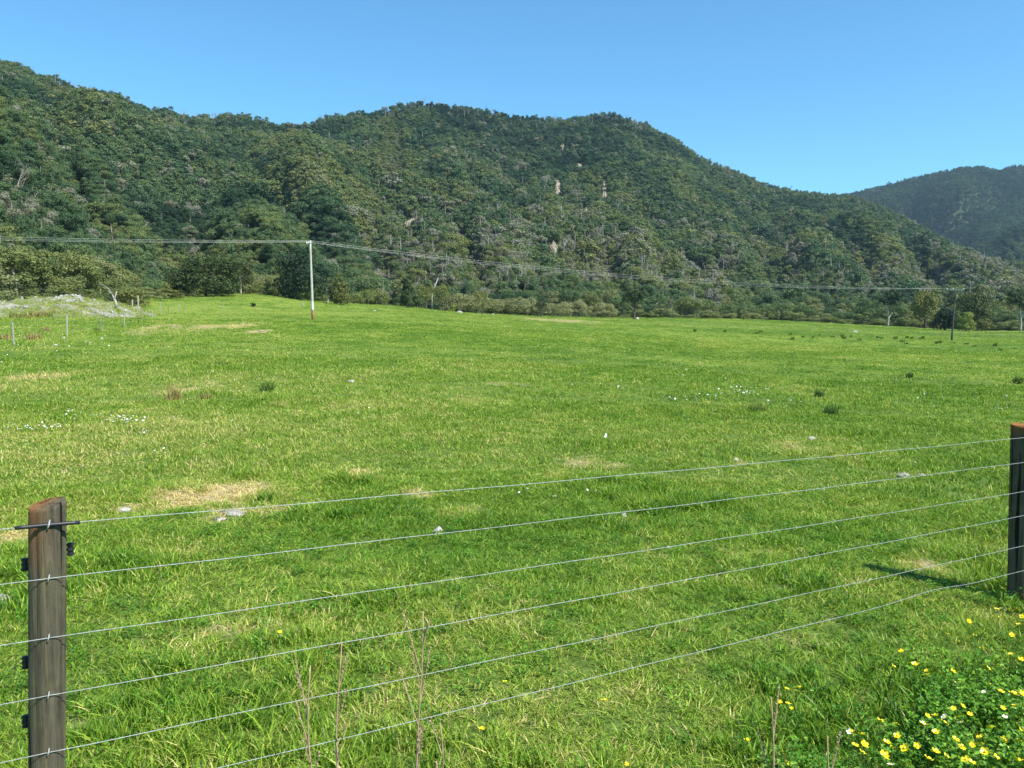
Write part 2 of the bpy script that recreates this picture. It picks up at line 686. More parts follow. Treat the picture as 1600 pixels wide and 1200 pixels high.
M['galv'] = plain('galvanised_wire', (.33, .36, .35), .6, .35, .3, .3, 60)
M['black'] = plain('black_plastic', (.018, .02, .025), .45, .5)
M['white_pet'] = plain('pale_petals', (.82, .80, .66), .6, .3, 0, .08)
M['yellow_pet'] = plain('yellow_petals', (.86, .70, .012), .3, .6, 0, .08)
M['green_stem'] = plain('green_stem', (.10, .19, .03), .6, .3)
M['dry_stem'] = plain('dry_stem', (.36, .25, .15), .8, .2, 0, .4)
M['daisy'] = plain('white_daisies', (.80, .80, .78), .7, .2, 0, .05)
M['line'] = plain('aluminium_cable', (.58, .58, .56), .45, .5, .5, .1)


def mat_pole(name, top, band, foot):
    m, nt, out = new_mat(name)
    tc = texco(nt)
    sep = nt.nodes.new('ShaderNodeSeparateXYZ')
    nt.links.new(tc, sep.inputs[0])
    z = math_(nt, 'DIVIDE', sep.outputs[2], 10.0)
    col = ramp(nt, z, [(0.0, foot), (.125, band), (.22, top)], 'CONSTANT')
    n = noise(nt, 3, 5, .7, tc)
    col = mixc(nt, 1.0, col, ramp(nt, n, [(.3, (.68, .66, .62)), (.7, (1, 1, 1))]), 'MULTIPLY')
    principled(nt, out, col, .8, .2)
    return m


M['pole'] = mat_pole('pale_pole', (.50, .50, .42), (.66, .70, .66), (.36, .20, .11))
M['pole_dark'] = mat_pole('dark_pole', (.095, .085, .07), (.10, .09, .075), (.085, .075, .06))
M['porcelain'] = plain('porcelain', (.72, .71, .68), .3, .5, 0, .05)
M['arm'] = plain('crossarm_timber', (.52, .50, .44), .8, .2)

# ================================================================== the paddock (setting)
th_in = np.linspace(R(-42), R(42), 430)
th_out = np.linspace(R(42), R(318), 70)[1:-1]
TH = np.concatenate([th_in, th_out])
RR = np.concatenate([[0.25], np.exp(np.linspace(math.log(.6), math.log(330), 460)), [500, 900, 1600, 3500]])

EDGE_PX = [(-700, 100), (-300, 105), (0, 112), (150, 124), (220, 152), (290, 190), (330, 200), (400, 205), (450, 205), (500, 210), (560, 245), (640, 270),
           (690, 278), (750, 285), (850, 295), (1000, 305), (1100, 315), (1300, 308), (1440, 305), (1600, 305), (1750, 310), (2400, 320)]
_ea = np.array([azim(p[0]) for p in EDGE_PX])
_ed = np.array([math.hypot(*at(p[0], 500, p[1])[:2]) for p in EDGE_PX])


def edge_r(th):
    return np.interp(th, _ea, _ed)


tt, rr = np.meshgrid(TH, RR, indexing='ij')
X = rr * np.sin(tt)
Y = rr * np.cos(tt)
Z = ground(X.ravel(), Y.ravel()).reshape(X.shape)
tw = (tt + np.pi) % (2 * np.pi) - np.pi
over = np.clip((rr - edge_r(tw) - 4) / 40, 0, 1) * (np.abs(tw) < R(60))
Z = Z - over * 8
nT, nR = X.shape
i, j = np.meshgrid(np.arange(nT), np.arange(nR - 1), indexing='ij')
i2 = (i + 1) % nT
Q = np.stack([i * nR + j, i2 * nR + j, i2 * nR + j + 1, i * nR + j + 1], -1).reshape(-1, 4)[:, ::-1]
V = np.stack([X, Y, Z], -1).reshape(-1, 3)
c0 = len(V)
V = np.vstack([V, [0, 0, G1(0, 0)]])
k = np.arange(nT)
T = np.stack([np.full(nT, c0), ((k + 1) % nT) * nR, k * nR], -1)
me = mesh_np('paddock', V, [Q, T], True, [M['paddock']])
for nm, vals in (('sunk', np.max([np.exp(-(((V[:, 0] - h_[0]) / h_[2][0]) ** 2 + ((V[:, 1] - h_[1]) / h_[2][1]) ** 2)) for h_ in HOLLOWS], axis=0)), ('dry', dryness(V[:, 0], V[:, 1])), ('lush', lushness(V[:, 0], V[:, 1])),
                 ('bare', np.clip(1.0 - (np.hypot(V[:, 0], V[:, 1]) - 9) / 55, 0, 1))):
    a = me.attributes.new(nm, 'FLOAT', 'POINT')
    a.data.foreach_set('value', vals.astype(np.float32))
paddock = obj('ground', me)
tag(paddock, 'wide green pasture sloping gently down to the right', None, None, 'structure')

# ================================================================== hills (setting)
RIDGE = [(-900, 70, 560), (-400, 60, 650), (-120, 80, 720), (0, 96, 780), (40, 104, 790), (50, 116, 795), (110, 128, 800), (135, 140, 805), (185, 148, 810), (205, 160, 815), (228, 170, 820),
         (262, 170, 830), (290, 183, 840), (330, 184, 850), (370, 178, 870), (400, 184, 880), (432, 195, 890), (480, 195, 900), (500, 186, 910),
         (560, 174, 940), (574, 182, 950), (600, 169, 960), (660, 160, 1000), (720, 167, 1030), (760, 172, 1040), (800, 180, 1050), (860, 186, 1060),
         (900, 184, 1070), (940, 177, 1080), (960, 179, 1085), (1010, 194, 1100), (1060, 219, 1120), (1080, 237, 1125), (1110, 254, 1130), (1150, 269, 1140),
         (1200, 290, 1150), (1250, 299, 1160), (1300, 305, 1150), (1340, 308, 1120), (1400, 334, 1050), (1460, 368, 950), (1500, 390, 880), (1540, 404, 820), (1600, 414, 760), (1750, 432, 650), (2400, 460, 560)]
_ra = np.array([azim(p[0], p[1]) for p in RIDGE])
_rp = [at(p[0], p[1], p[2]) for p in RIDGE]
_rd = np.array([math.hypot(p[0], p[1]) for p in _rp])
_rz = np.array([p[2] for p in _rp]) - 3.2


def gully(th, tc):
    return np.abs(fbm(th * 11 + 1.8 * tc + 5, tc * 2.2, 3, 2.7) - .5) * 2


def hill_z(th, r):
    """main forested hill above its foot; valid between the foot and well past the ridge"""
    ef = edge_r(th)
    rd = np.interp(th, _ra, _rd)
    rz = np.interp(th, _ra, _rz)
    zf = ground(ef * np.sin(th), ef * np.cos(th)) - .3
    t = (r - ef) / (rd - ef)
    tc = np.clip(t, 0, 1)
    kexp = np.interp(th, [R(-32), R(-12), R(5), R(25), R(32)], [1.12, 1.35, 1.4, 1.35, 1.2])
    z = zf + (rz - zf) * tc ** kexp
    bumpk = np.sin(np.pi * np.clip(tc, 0, 1)) ** .8 * (1 - tc ** 3) * (1 - .8 * tc ** 8)
    x = r * np.sin(th)
    y = r * np.cos(th)
    gul = gully(th, tc)
    z = z + bumpk * ((gul - .28) * 62 + (fbm(x * .012, y * .012, 3, .7) - .5) * 34)
    z = z - np.clip(t - 1, 0, 3) * (rz - zf) * 1.2
    return z


def polar_hill(name, zfun, ths, rfun, nrow, mat):
    ts = np.linspace(0, 1, nrow)
    tt, ss = np.meshgrid(ths, ts, indexing='ij')
    r = rfun(tt, ss)
    z = zfun(tt.ravel(), r.ravel()).reshape(tt.shape)
    V = np.stack([r * np.sin(tt), r * np.cos(tt), z], -1).reshape(-1, 3)
    n0, n1 = tt.shape
    i, j = np.meshgrid(np.arange(n0 - 1), np.arange(n1 - 1), indexing='ij')
    Q = np.stack([i * n1 + j, (i + 1) * n1 + j, (i + 1) * n1 + j + 1, i * n1 + j + 1], -1).reshape(-1, 4)[:, ::-1]
    return obj(name, mesh_np(name, V, Q, True, [mat]))


hill = polar_hill('hills', hill_z, np.linspace(R(-56), R(56), 360),
                  lambda t, s: edge_r(t) + (np.interp(t, _ra, _rd) * 1.35 - edge_r(t)) * s, 110, M['hill'])
tag(hill, 'steep hills under unbroken forest behind the pasture', None, None, 'structure')

FAR = [(900, 360), (1100, 335), (1250, 322), (1340, 304), (1380, 294), (1420, 284), (1460, 274), (1500, 266), (1530, 265), (1560, 270), (1590, 262), (1610, 264), (1700, 275), (1800, 300), (2400, 330)]
_fa = np.array([azim(p[0], p[1]) for p in FAR])
_fp = [at(p[0], p[1], 2300) for p in FAR]
_fd = np.array([math.hypot(p[0], p[1]) for p in _fp])
_fz = np.array([p[2] for p in _fp]) - 1.5


def far_z(th, r):
    rd = np.interp(th, _fa, _fd)
    rz = np.interp(th, _fa, _fz)
    t = (r - 1250) / (rd - 1250)
    tc = np.clip(t, 0, 1)
    gul = np.abs(fbm(th * 16 - 1.6 * tc + 2, tc * 1.6, 3, 9.7) - .5) * 2
    z = -20 + (rz + 20) * tc ** 1.1 + np.sin(np.pi * tc) * (gul - .28) * 190
    return z - np.clip(t - 1, 0, 3) * rz


farh = polar_hill('far_hills', far_z, np.linspace(R(2), R(56), 160), lambda t, s: 1250 + (2900 - 1250) * s, 70, M['hill'])
tag(farh, 'bluish forested ridge farther off behind the right hand spur', None, None, 'structure')

# ================================================================== plant models
def leaf_quads(P, N, size, rng, jit=.42, aspect=.75):
    """a small four-sided leaf clump at each point, roughly facing N"""
    n = len(P)
    N = N + rng.normal(size=(n, 3)) * jit
    N /= np.linalg.norm(N, axis=1)[:, None] + 1e-9
    A = rng.normal(size=(n, 3))
    U = np.cross(N, A)
    U /= np.linalg.norm(U, axis=1)[:, None] + 1e-9
    W = np.cross(N, U)
    s = (size * (.6 + .8 * rng.random(n)))[:, None]
    V = np.stack([P - U * s, P - W * s * aspect + N * s * .18, P + U * s, P + W * s * aspect - N * s * .1], 1).reshape(-1, 3)
    return V, np.arange(4 * n).reshape(-1, 4)


def crown_mesh(name, seed, nleaf, size, shape='round', nlobe=16, mat=None, gap=.0):
    """unit crown: height 0..1, radius about .5 (round) ; leaves on overlapping lobes"""
    rng = np.random.default_rng(seed)
    C_, Rr = [], []
    for k in range(nlobe):
        if shape == 'round':
            z = .30 + .55 * rng.random()
            rad = .34 * math.sqrt(max(0, 1 - ((z - .55) / .45) ** 2)) * (.55 + .6 * rng.random())
            lr = .13 + .10 * rng.random()
        elif shape == 'cone':
            z = .08 + .84 * rng.random() ** 1.15
            rad = .33 * (1.02 - z) ** .8 * (.5 + .7 * rng.random())
            lr = .06 + .11 * (1 - z) + .03 * rng.random()
        elif shape == 'column':
            z = .10 + .8 * rng.random()
            rad = .16 * (.4 + .8 * rng.random()) * (1.1 - z * .5)
            lr = .09 + .06 * rng.random()
        elif shape == 'umbrella':
            z = .60 + .30 * rng.random()
            rad = .40 * rng.random() ** .6
            lr = .08 + .09 * rng.random()
        elif shape == 'low':
            z = .10 + .68 * rng.random()
            rad = .42 * math.sqrt(max(0, 1 - (z / 1.0) ** 2)) * (.45 + .65 * rng.random())
            lr = .15 + .10 * rng.random()
        elif shape == 'bush':
            z = .14 + .55 * rng.random()
            rad = .40 * math.sqrt(max(0, 1 - (z) ** 2)) * rng.random() ** .5
            lr = .13 + .14 * rng.random()
        a = rng.random() * 2 * np.pi
        C_.append([rad * math.cos(a), rad * math.sin(a), z])
        Rr.append(lr)
    C_ = np.array(C_)
    Rr = np.array(Rr)
    k = rng.choice(nlobe, nleaf, p=Rr ** 2 / np.sum(Rr ** 2))
    D = rng.normal(size=(nleaf, 3))
    D /= np.linalg.norm(D, axis=1)[:, None]
    D[:, 2] = np.where(rng.random(nleaf) < .62, np.abs(D[:, 2]), D[:, 2])
    P = C_[k] + D * (Rr[k] * (.72 + .40 * rng.random(nleaf)))[:, None] * np.array([1, 1, .82])
    # uneven: drop leaves in noisy gaps
    g = fbm(P[:, 0] * 7 + seed, P[:, 1] * 7 + P[:, 2] * 9, 2)
    keep = (g > np.quantile(g, gap)) & (P[:, 2] > -.02)
    P, D = P[keep], D[keep]
    V, Q = leaf_quads(P, D, size, rng)
    V[:, 2] = np.clip(V[:, 2], -.02, 1.2)
    return mesh_np(name, V, Q, False, [mat or M['forest']])


def trunk_mesh(name, seed, h=.6, r=.03, limbs=6, mat=None, spread=.35, zlow=.25, lean=.04):
    rng = np.random.default_rng(seed)
    mb = MB()
    z = np.linspace(-.03, h, 8)
    ph = rng.random() * 6
    P = np.stack([lean * np.sin(z * 5 + ph) * z * 2, lean * np.cos(z * 4 + ph) * z * 2, z], -1)
    mb.tube(P, r * (1.25 - .85 * (z - z[0]) / (h - z[0])) * np.where(z < .02, 1.3, 1), 8)
    for k in range(limbs):
        z0 = h * (zlow + (1 - zlow) * (k + rng.random() * .7) / limbs)
        a = rng.random() * 2 * np.pi
        b = P[np.argmin(abs(z - z0))].copy()
        L = spread * (.7 + .5 * rng.random())
        s = np.linspace(0, 1, 5)
        pts = b + np.stack([np.cos(a) * L * s, np.sin(a) * L * s, (z0 - b[2]) * (s > 0) + L * .9 * s ** 1.1], -1)
        mb.tube(pts, r * .42 * (1 - .8 * s) + .001, 5, False)
    return mb.mesh(name, [mat or M['bark']], True)


def bare_mesh(name, seed, h=1.0, r=.022, mat=None, levels=3, nb=6, spread=.9):
    """leafless tree of unit height: trunk, forked limbs, twigs"""
    rng = np.random.default_rng(seed)
    mb = MB()

    def branch(p, d, L, rad, lev):
        n = 4
        pts = [p]
        dd = d.copy()
        for _ in range(n):
            dd = dd + rng.normal(size=3) * .16 + np.array([0, 0, .05])
            dd /= np.linalg.norm(dd)
            pts.append(pts[-1] + dd * L / n)
        pts = np.array(pts)
        mb.tube(pts, np.linspace(rad, rad * .45, n + 1), 5 if lev > 1 else 3, False)
        if lev > 0:
            for k in range(nb if lev < levels else nb + 2):
                t = .35 + .65 * rng.random()
                q = pts[0] * 0 + np.array([np.interp(t * n, np.arange(n + 1), pts[:, c]) for c in range(3)])
                nd = dd * .6 + rng.normal(size=3) * spread * .6
                nd[2] = abs(nd[2]) * .7 + .25
                nd /= np.linalg.norm(nd)
                branch(q, nd, L * (.38 + .25 * rng.random()), rad * .42, lev - 1)
    branch(np.array([0, 0, -.02]), np.array([0, 0, 1.0]), h * .72, r, levels)
    return mb.mesh(name, [mat or M['twig']], False)


def grass_tuft(name, seed, nb, rad, hmin, hmax, width, mat, lean=.7, stiff=.5, nseg=3):
    rng = np.random.default_rng(seed)
    a = rng.random(nb) * 2 * np.pi
    rr_ = rad * np.sqrt(rng.random(nb))
    base = np.stack([rr_ * np.cos(a), rr_ * np.sin(a), np.full(nb, -.01)], -1)
    h = hmin + (hmax - hmin) * rng.random(nb) ** 1.4
    az = rng.random(nb) * 2 * np.pi
    ln = lean * (.25 + .95 * rng.random(nb))
    side = np.stack([-np.sin(az), np.cos(az), np.zeros(nb)], -1)
    tw = rng.normal(size=nb) * .6
    fwd = np.stack([np.cos(az), np.sin(az), np.zeros(nb)], -1)
    side = side * np.cos(tw)[:, None] + fwd * np.sin(tw)[:, None]
    w = width * (.6 + .8 * rng.random(nb))
    rows = []
    for s in np.linspace(0, 1, nseg + 1)[:-1]:
        bend = s ** (1 + stiff)
        c = base + fwd * (h * ln * bend)[:, None]
        c[:, 2] += h * s * (1 - .35 * ln * bend)
        ww = (w * (1 - s * .55))[:, None]
        rows += [c - side * ww / 2, c + side * ww / 2]
    tip = base + fwd * (h * ln)[:, None]
    tip[:, 2] += h * (1 - .35 * ln)
    rows.append(tip)
    nv = len(rows)
    V = np.stack(rows, 1).reshape(-1, 3)
    o = np.arange(nb)[:, None] * nv
    Q = np.vstack([o + np.array([2 * s, 2 * s + 1, 2 * s + 3, 2 * s + 2]) for s in range(nseg - 1)])
    T = o + np.array([2 * nseg - 2, 2 * nseg - 1, 2 * nseg])
    return mesh_np(name, V, [Q, T], False, [mat])


# ------------------------------------------------------------------ scattering with geometry nodes
def scatter(name, P, rot, scl, idx, tint, protos, label, kind='stuff', cat=None):
    coll = bpy.data.collections.new(name + '_kinds')
    for k, pm in enumerate(protos):
        po = bpy.data.objects.new('%s_kind_%02d' % (name, k), pm)
        coll.objects.link(po)
    me = bpy.data.meshes.new(name)
    n = len(P)
    me.vertices.add(n)
    me.vertices.foreach_set('co', np.asarray(P, np.float32).ravel())
    for nm, ty, vals, key in (('rot', 'FLOAT_VECTOR', rot, 'vector'), ('scl', 'FLOAT_VECTOR', scl, 'vector'),
                              ('idx', 'INT', idx, 'value'), ('tint', 'FLOAT', tint, 'value')):
        a = me.attributes.new(nm, ty, 'POINT')
        a.data.foreach_set(key, np.asarray(vals, np.int32 if ty == 'INT' else np.float32).ravel())
    o = obj(name, me)
    ng = bpy.data.node_groups.new(name + '_nodes', 'GeometryNodeTree')
    ng.interface.new_socket('Geometry', in_out='INPUT', socket_type='NodeSocketGeometry')
    ng.interface.new_socket('Geometry', in_out='OUTPUT', socket_type='NodeSocketGeometry')
    N_, L = ng.nodes, ng.links
    gi, go = N_.new('NodeGroupInput'), N_.new('NodeGroupOutput')
    ci = N_.new('GeometryNodeCollectionInfo')
    ci.inputs[0].default_value = coll
    ci.inputs['Separate Children'].default_value = True
    ci.inputs['Reset Children'].default_value = True
    ip = N_.new('GeometryNodeInstanceOnPoints')
    ip.inputs['Pick Instance'].default_value = True

    def na(nm, ty):
        q = N_.new('GeometryNodeInputNamedAttribute')
        q.data_type = ty
        q.inputs[0].default_value = nm
        return q.outputs[0]
    L.new(gi.outputs[0], ip.inputs['Points'])
    L.new(ci.outputs[0], ip.inputs['Instance'])
    L.new(na('idx', 'INT'), ip.inputs['Instance Index'])
    er = N_.new('FunctionNodeEulerToRotation')
    L.new(na('rot', 'FLOAT_VECTOR'), er.inputs[0])
    L.new(er.outputs[0], ip.inputs['Rotation'])
    L.new(na('scl', 'FLOAT_VECTOR'), ip.inputs['Scale'])
    L.new(ip.outputs[0], go.inputs[0])
    md = o.modifiers.new('scatter', 'NODES')
    md.node_group = ng
    tag(o, label, cat, None, kind)
    return o


# ================================================================== forest
def kinds6(tagname, s0, nl, sz):
    return [crown_mesh(tagname + '_a', s0 + 1, int(nl * 1.1), sz, 'round', 10), crown_mesh(tagname + '_b', s0 + 2, int(nl * 1.1), sz, 'round', 14),
            crown_mesh(tagname + '_c', s0 + 3, nl, sz * 1.08, 'low', 11), crown_mesh(tagname + '_d', s0 + 4, int(nl * .9), sz * .9, 'cone', 18),
            crown_mesh(tagname + '_e', s0 + 5, int(nl * .85), sz * .85, 'column', 12), crown_mesh(tagname + '_f', s0 + 6, int(nl * .95), sz, 'bush', 12)]


crown_protos = kinds6('canopy', 0, 950, .040)
bare_protos = [bare_mesh('bare_a', 21, 1, .020, None, 3, 4), bare_mesh('bare_b', 22, 1, .018, None, 3, 4),
               bare_mesh('bare_c', 23, 1, .016, None, 2, 5)]
mb = MB()
mb.tube([[0, 0, 0], [.01, 0, .5], [.03, .01, 1]], [.022, .016, .006], 5)
mb.tube([[.01, 0, .55], [.08, .03, .72], [.1, .03, .8]], [.008, .005, .002], 4)
mb.tube([[.012, 0, .68], [-.06, -.03, .82]], [.007, .002], 4)
snag_proto = mb.mesh('snag', [M['pale_bark']])
forest_protos = crown_protos + bare_protos + [snag_proto] + kinds6('nearer_canopy', 50, 3600, .020)

SLIPS = [(640, 350, 13, 5), (878, 232, 4, 10), (872, 292, 6, 16), (945, 300, 5, 20), (916, 330, 6, 6), (865, 390, 6, 9), (1330, 405, 5, 3), (905, 262, 6, 8)]


def screen(P):
    d = P - np.array([0, 0, EYE])
    f = d[:, 1] * CP - d[:, 2] * SP
    v = d[:, 1] * SP + d[:, 2] * CP
    return 800 + FPX * d[:, 0] / f, 600 - FPX * v / f


def jgrid(s, xlo, xhi, ylo, yhi, jit=.42):
    gx, gy = np.meshgrid(np.arange(xlo, xhi, s), np.arange(ylo, yhi, s), indexing='ij')
    gx = gx + RNG.uniform(-jit, jit, gx.shape) * s
    gy = gy + RNG.uniform(-jit, jit, gy.shape) * s
    return gx.ravel(), gy.ravel()


gx, gy = jgrid(5.7, -950, 950, 60, 1450)
hx_, hy_ = jgrid(3.4, -950, 950, 60, 1300)      # steep flanks carry extra small trees
ht_, hr_ = np.arctan2(hx_, hy_), np.hypot(hx_, hy_)
hm_ = (np.abs(ht_) < R(40)) & (hr_ > edge_r(ht_) + 8) & (hr_ < np.interp(ht_, _ra, _rd) * .98)
hx_, hy_, ht_, hr_ = hx_[hm_], hy_[hm_], ht_[hm_], hr_[hm_]
slope_ = np.hypot((hill_z(ht_, hr_ + 2) - hill_z(ht_, hr_ - 2)) / 4, (hill_z(ht_ + 2 / hr_, hr_) - hill_z(ht_ - 2 / hr_, hr_)) / 4)
hm_ = (slope_ > .72) | ((hr_ < 560) & (RNG.random(len(hr_)) < .22))
print('steep points', int(hm_.sum()), 'of', len(hm_))
gx, gy = np.concatenate([gx, hx_[hm_]]), np.concatenate([gy, hy_[hm_]])
th = np.arctan2(gx, gy)
r = np.hypot(gx, gy)
m = (np.abs(th) < R(41)) & (r > edge_r(th) + 1) & (r < np.interp(th, _ra, _rd) * 1.05)
gx, gy, th, r = gx[m], gy[m], th[m], r[m]
gz = hill_z(th, r)
P = np.stack([gx, gy, gz], -1)
sx, sy = screen(P)
depth_in = r - edge_r(th)


def in_slip(P, sx, sy):
    bad = np.zeros(len(P), bool)
    for (cx, cy, w, h) in SLIPS:
        bad |= (np.abs(sx - cx) < w * 1.05) & (sy > cy - h * .9) & (sy < cy + h + 13)
    return bad


bad = in_slip(P, sx, sy) & (depth_in > 60)
P, sx, sy, depth_in, th, r = [q[~bad] for q in (P, sx, sy, depth_in, th, r)]
n = len(P)
nz = fbm(P[:, 0] * .02, P[:, 1] * .02, 3, 1.9)
nz2 = fbm(P[:, 0] * .006, P[:, 1] * .006, 2, 6.9)
# what grows where: grey leafless stands on the middle foot slopes, olive scrub low on the left
grey = np.exp(-((sx - 820) / 150) ** 2 - ((sy - 385) / 55) ** 2) * .9 + np.exp(-((sx - 620) / 60) ** 2 - ((sy - 400) / 60) ** 2) * .65 \
    + np.exp(-((sx - 1530) / 70) ** 2 - ((sy - 425) / 30) ** 2) * .9 + np.exp(-((sx - 20) / 35) ** 2 - ((sy - 345) / 40) ** 2) * 1.0 \
    + .3 * np.exp(-((sx - 1080) / 160) ** 2 - ((sy - 400) / 40) ** 2) + .35 * np.exp(-((sx - 760) / 60) ** 2 - ((sy - 265) / 25) ** 2) \
    + .80 * np.exp(-((sy - 445) / 38) ** 2) * np.clip((sx - 540) / 60, 0, 1) * (.35 + 1.3 * np.clip(fbm(sx * .02, sy * .03, 2) - .3, 0, 1))
slipgreen = np.exp(-((sx - 610 - (sy - 230) * .05) / 22) ** 2 - ((sy - 235) / 60) ** 2) + .8 * np.exp(-((sx - 100) / 32) ** 2 - ((sy - 150) / 18) ** 2) \
    + .5 * np.exp(-((sx - 650) / 14) ** 2 - ((sy - 200) / 20) ** 2) + .5 * np.exp(-((sx - 740) / 20) ** 2 - ((sy - 220) / 25) ** 2)
olive = np.clip((sy - 285 - np.maximum(sx - 0, 0) * .33) / 70, 0, 1) * (sx < 620)
low = np.clip((sy - 400) / 60, 0, 1)
tint = .36 + (nz - .5) * .9 + (nz2 - .5) * .4 + RNG.normal(size=n) * .105
tint = tint + .25 * olive + .40 * slipgreen + .14 * grey + .12 * low
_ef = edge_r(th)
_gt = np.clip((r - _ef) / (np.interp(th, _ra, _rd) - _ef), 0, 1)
tint = tint + (np.clip(gully(th, _gt), 0, .7) - .26) * .30 * np.sin(np.pi * _gt) ** .5   # tint lighter and yellower on spurs, darker in gullies
tint = np.clip(tint, .02, .86)
u = RNG.random(n)
tint = np.where((u < .035 + .35 * np.clip(grey, 0, 1)), .88 + .12 * RNG.random(n), tint)
idx = RNG.choice(6, n, p=[.24, .22, .12, .16, .19, .07])
idx = np.where(slipgreen > .35, 5, idx)
b = RNG.random(n)
isbare = b < (.012 + .42 * np.clip(grey, 0, 1))
idx = np.where(isbare, 6 + RNG.integers(0, 3, n), idx)
snag = (RNG.random(n) < .022 + .17 * np.clip(grey, 0, 1) + .02 * low * (sx > 540))
idx = np.where(snag, 9, idx)
ridge_t = r / np.interp(th, _ra, _rd)
hgt = (6.5 + 5.5 * RNG.random(n) ** 1.5) * np.where(r < 240, .82, 1.0)
hgt *= np.where(slipgreen > .35, .5, 1) * np.where(ridge_t > .955, .72, 1)
big = (RNG.random(n) < .06) & (r > 260)
hgt = np.where(big, hgt * 1.3, hgt)
wid = hgt * (.85 + .4 * RNG.random(n))
wid = np.where((idx == 0) | (idx == 1) | (idx == 2), np.maximum(wid, np.where(r < 240, 5.5, 6.6)), wid)
wid = np.where(idx == 5, wid * 1.4, wid)
_sf = np.interp(r, [200, 900], [.74, 1.0])      # younger, smaller bush on the lower slopes
wid, hgt = wid * _sf, hgt * _sf
wid = np.where(idx == 9, hgt, wid)
tint = np.where((idx >= 6), RNG.random(n), tint)
hgt = np.where(idx == 9, hgt * 1.05, hgt)
sk = (ridge_t > .93) & (idx < 6) & (RNG.random(n) < .16)
idx = np.where(sk, np.where(RNG.random(n) < .5, 9, 7), idx)
hgt = np.where(sk, 8.5 + 4 * RNG.random(n), hgt)
wid = np.where(sk, hgt * .8, wid)
tint = np.where(sk, .1 + .4 * RNG.random(n), tint)
rot = np.stack([RNG.normal(size=n) * .05, RNG.normal(size=n) * .05, RNG.random(n) * 6.283], -1)
scl = np.stack([wid, wid, hgt], -1)
# canopy floats on trunks: crowns of the wood overlap, sink the base a little
P2 = P.copy()
P2[:, 2] -= .8

# the nearest trees are individuals; choose those in view closest to the viewer
near_order = np.argsort(np.where((sx > -60) & (sx < 1660), depth_in + 0.02 * r, 1e9))
n_ind = 250
ind = near_order[:n_ind]
mask = np.ones(n, bool)
mask[ind] = False
gidx = np.where((r < 420) & (idx < 6), idx + 10, idx)
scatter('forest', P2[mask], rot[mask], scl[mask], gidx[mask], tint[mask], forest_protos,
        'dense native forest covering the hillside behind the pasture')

gx, gy = jgrid(9.0, 60, 1700, 800, 2450)
t2 = np.arctan2(gx, gy)
r2 = np.hypot(gx, gy)
m2 = (t2 > R(14)) & (t2 < R(41)) & (r2 > 1180) & (r2 < np.interp(t2, _fa, _fd) * 1.02)
gx, gy, t2, r2 = gx[m2], gy[m2], t2[m2], r2[m2]
Pf = np.stack([gx, gy, far_z(t2, r2) - .8], -1)
nf = len(Pf)
hf = 9 + 7 * RNG.random(nf)
wf = 11 + 4 * RNG.random(nf)
scatter('far_forest', Pf, np.stack([np.zeros(nf), np.zeros(nf), RNG.random(nf) * 6.28], -1), np.stack([wf, wf, hf], -1),
        RNG.choice(6, nf, p=[.35, .3, .15, .1, .05, .05]),
        np.clip(.20 + (fbm(gx * .01, gy * .01, 3) - .5) * .6 + RNG.normal(size=nf) * .1, 0, .9), forest_protos,
        'dark bluish forest on the distant ridge at the right')

# ------------------------------------------------------------------ individual trees
edge_crowns = {
    'round': [crown_mesh('crown_round_a', 31, 3600, .021, 'round', 16, None, .12), crown_mesh('crown_round_b', 32, 3600, .021, 'low', 16, None, .1)],
    'cone': [crown_mesh('crown_cone', 33, 2800, .020, 'cone', 30, None, .1)],
    'column': [crown_mesh('crown_column', 34, 2400, .019, 'column', 22, None, .1)],
    'bush': [crown_mesh('crown_bush_a', 35, 3200, .020, 'bush', 16, None, .1), crown_mesh('crown_bush_b', 36, 3200, .020, 'bush', 12, None, .1)],
}
trunk_round = trunk_mesh('trunk', 41, .50, .022, 6, None, .20)
trunk_pale = trunk_mesh('trunk', 42, .55, .018, 5, M['pale_bark'], .18)


def tree(name, loc, h, w, crown, trunk, tint_, label, cat='tree', group=None, rz=None, cz=1.0):
    root = empty(name, loc, random.random() * 6.28 if rz is None else rz)
    tag(root, label, cat, group)
    if trunk is not None:
        t_ = obj('trunk', trunk, root)
        t_.scale = (h, h, h)
        t_['tint'] = .4
    if crown is not None:
        c_ = obj('crown', crown, root)
        c_.scale = (w, w, h * cz)
        c_['tint'] = float(tint_)
    return root


bare_ind = [bare_mesh('bare_branches', 51, 1, .020, None, 3, 5), bare_mesh('bare_branches', 52, 1, .018, None, 3, 5)]


ZONES = [(60, 'behind the gravel bank, left end'), (140, 'behind the gravel bank top'), (250, 'behind the white forked dead tree'),
         (300, 'left of the big spreading tree'), (350, 'behind the big spreading tree'), (430, 'right of the big spreading tree'),
         (500, 'behind the blackish tree and pale pole'), (560, 'behind the cone-shaped tree'), (620, 'left of the column-shaped tree'),
         (660, 'behind the column-shaped tree'), (700, 'behind the white dead trunk'), (780, 'behind the olive row, left end'),
         (870, 'behind the olive row, middle'), (970, 'behind the olive row, right end'), (1020, 'behind the lone dark tree'),
         (1100, 'just right of the lone dark tree'), (1200, 'well right of the lone dark tree'), (1300, 'midway along the right forest foot'),
         (1370, 'left of the tall pale trunk'), (1415, 'behind the tall pale trunk'), (1465, 'behind the open olive tree'),
         (1530, 'behind the dark leaning pole'), (1580, 'right of the bright willow'), (9999, 'at the far right edge')]


def zone(px):
    for lim, nm in ZONES:
        if px < lim:
            return nm


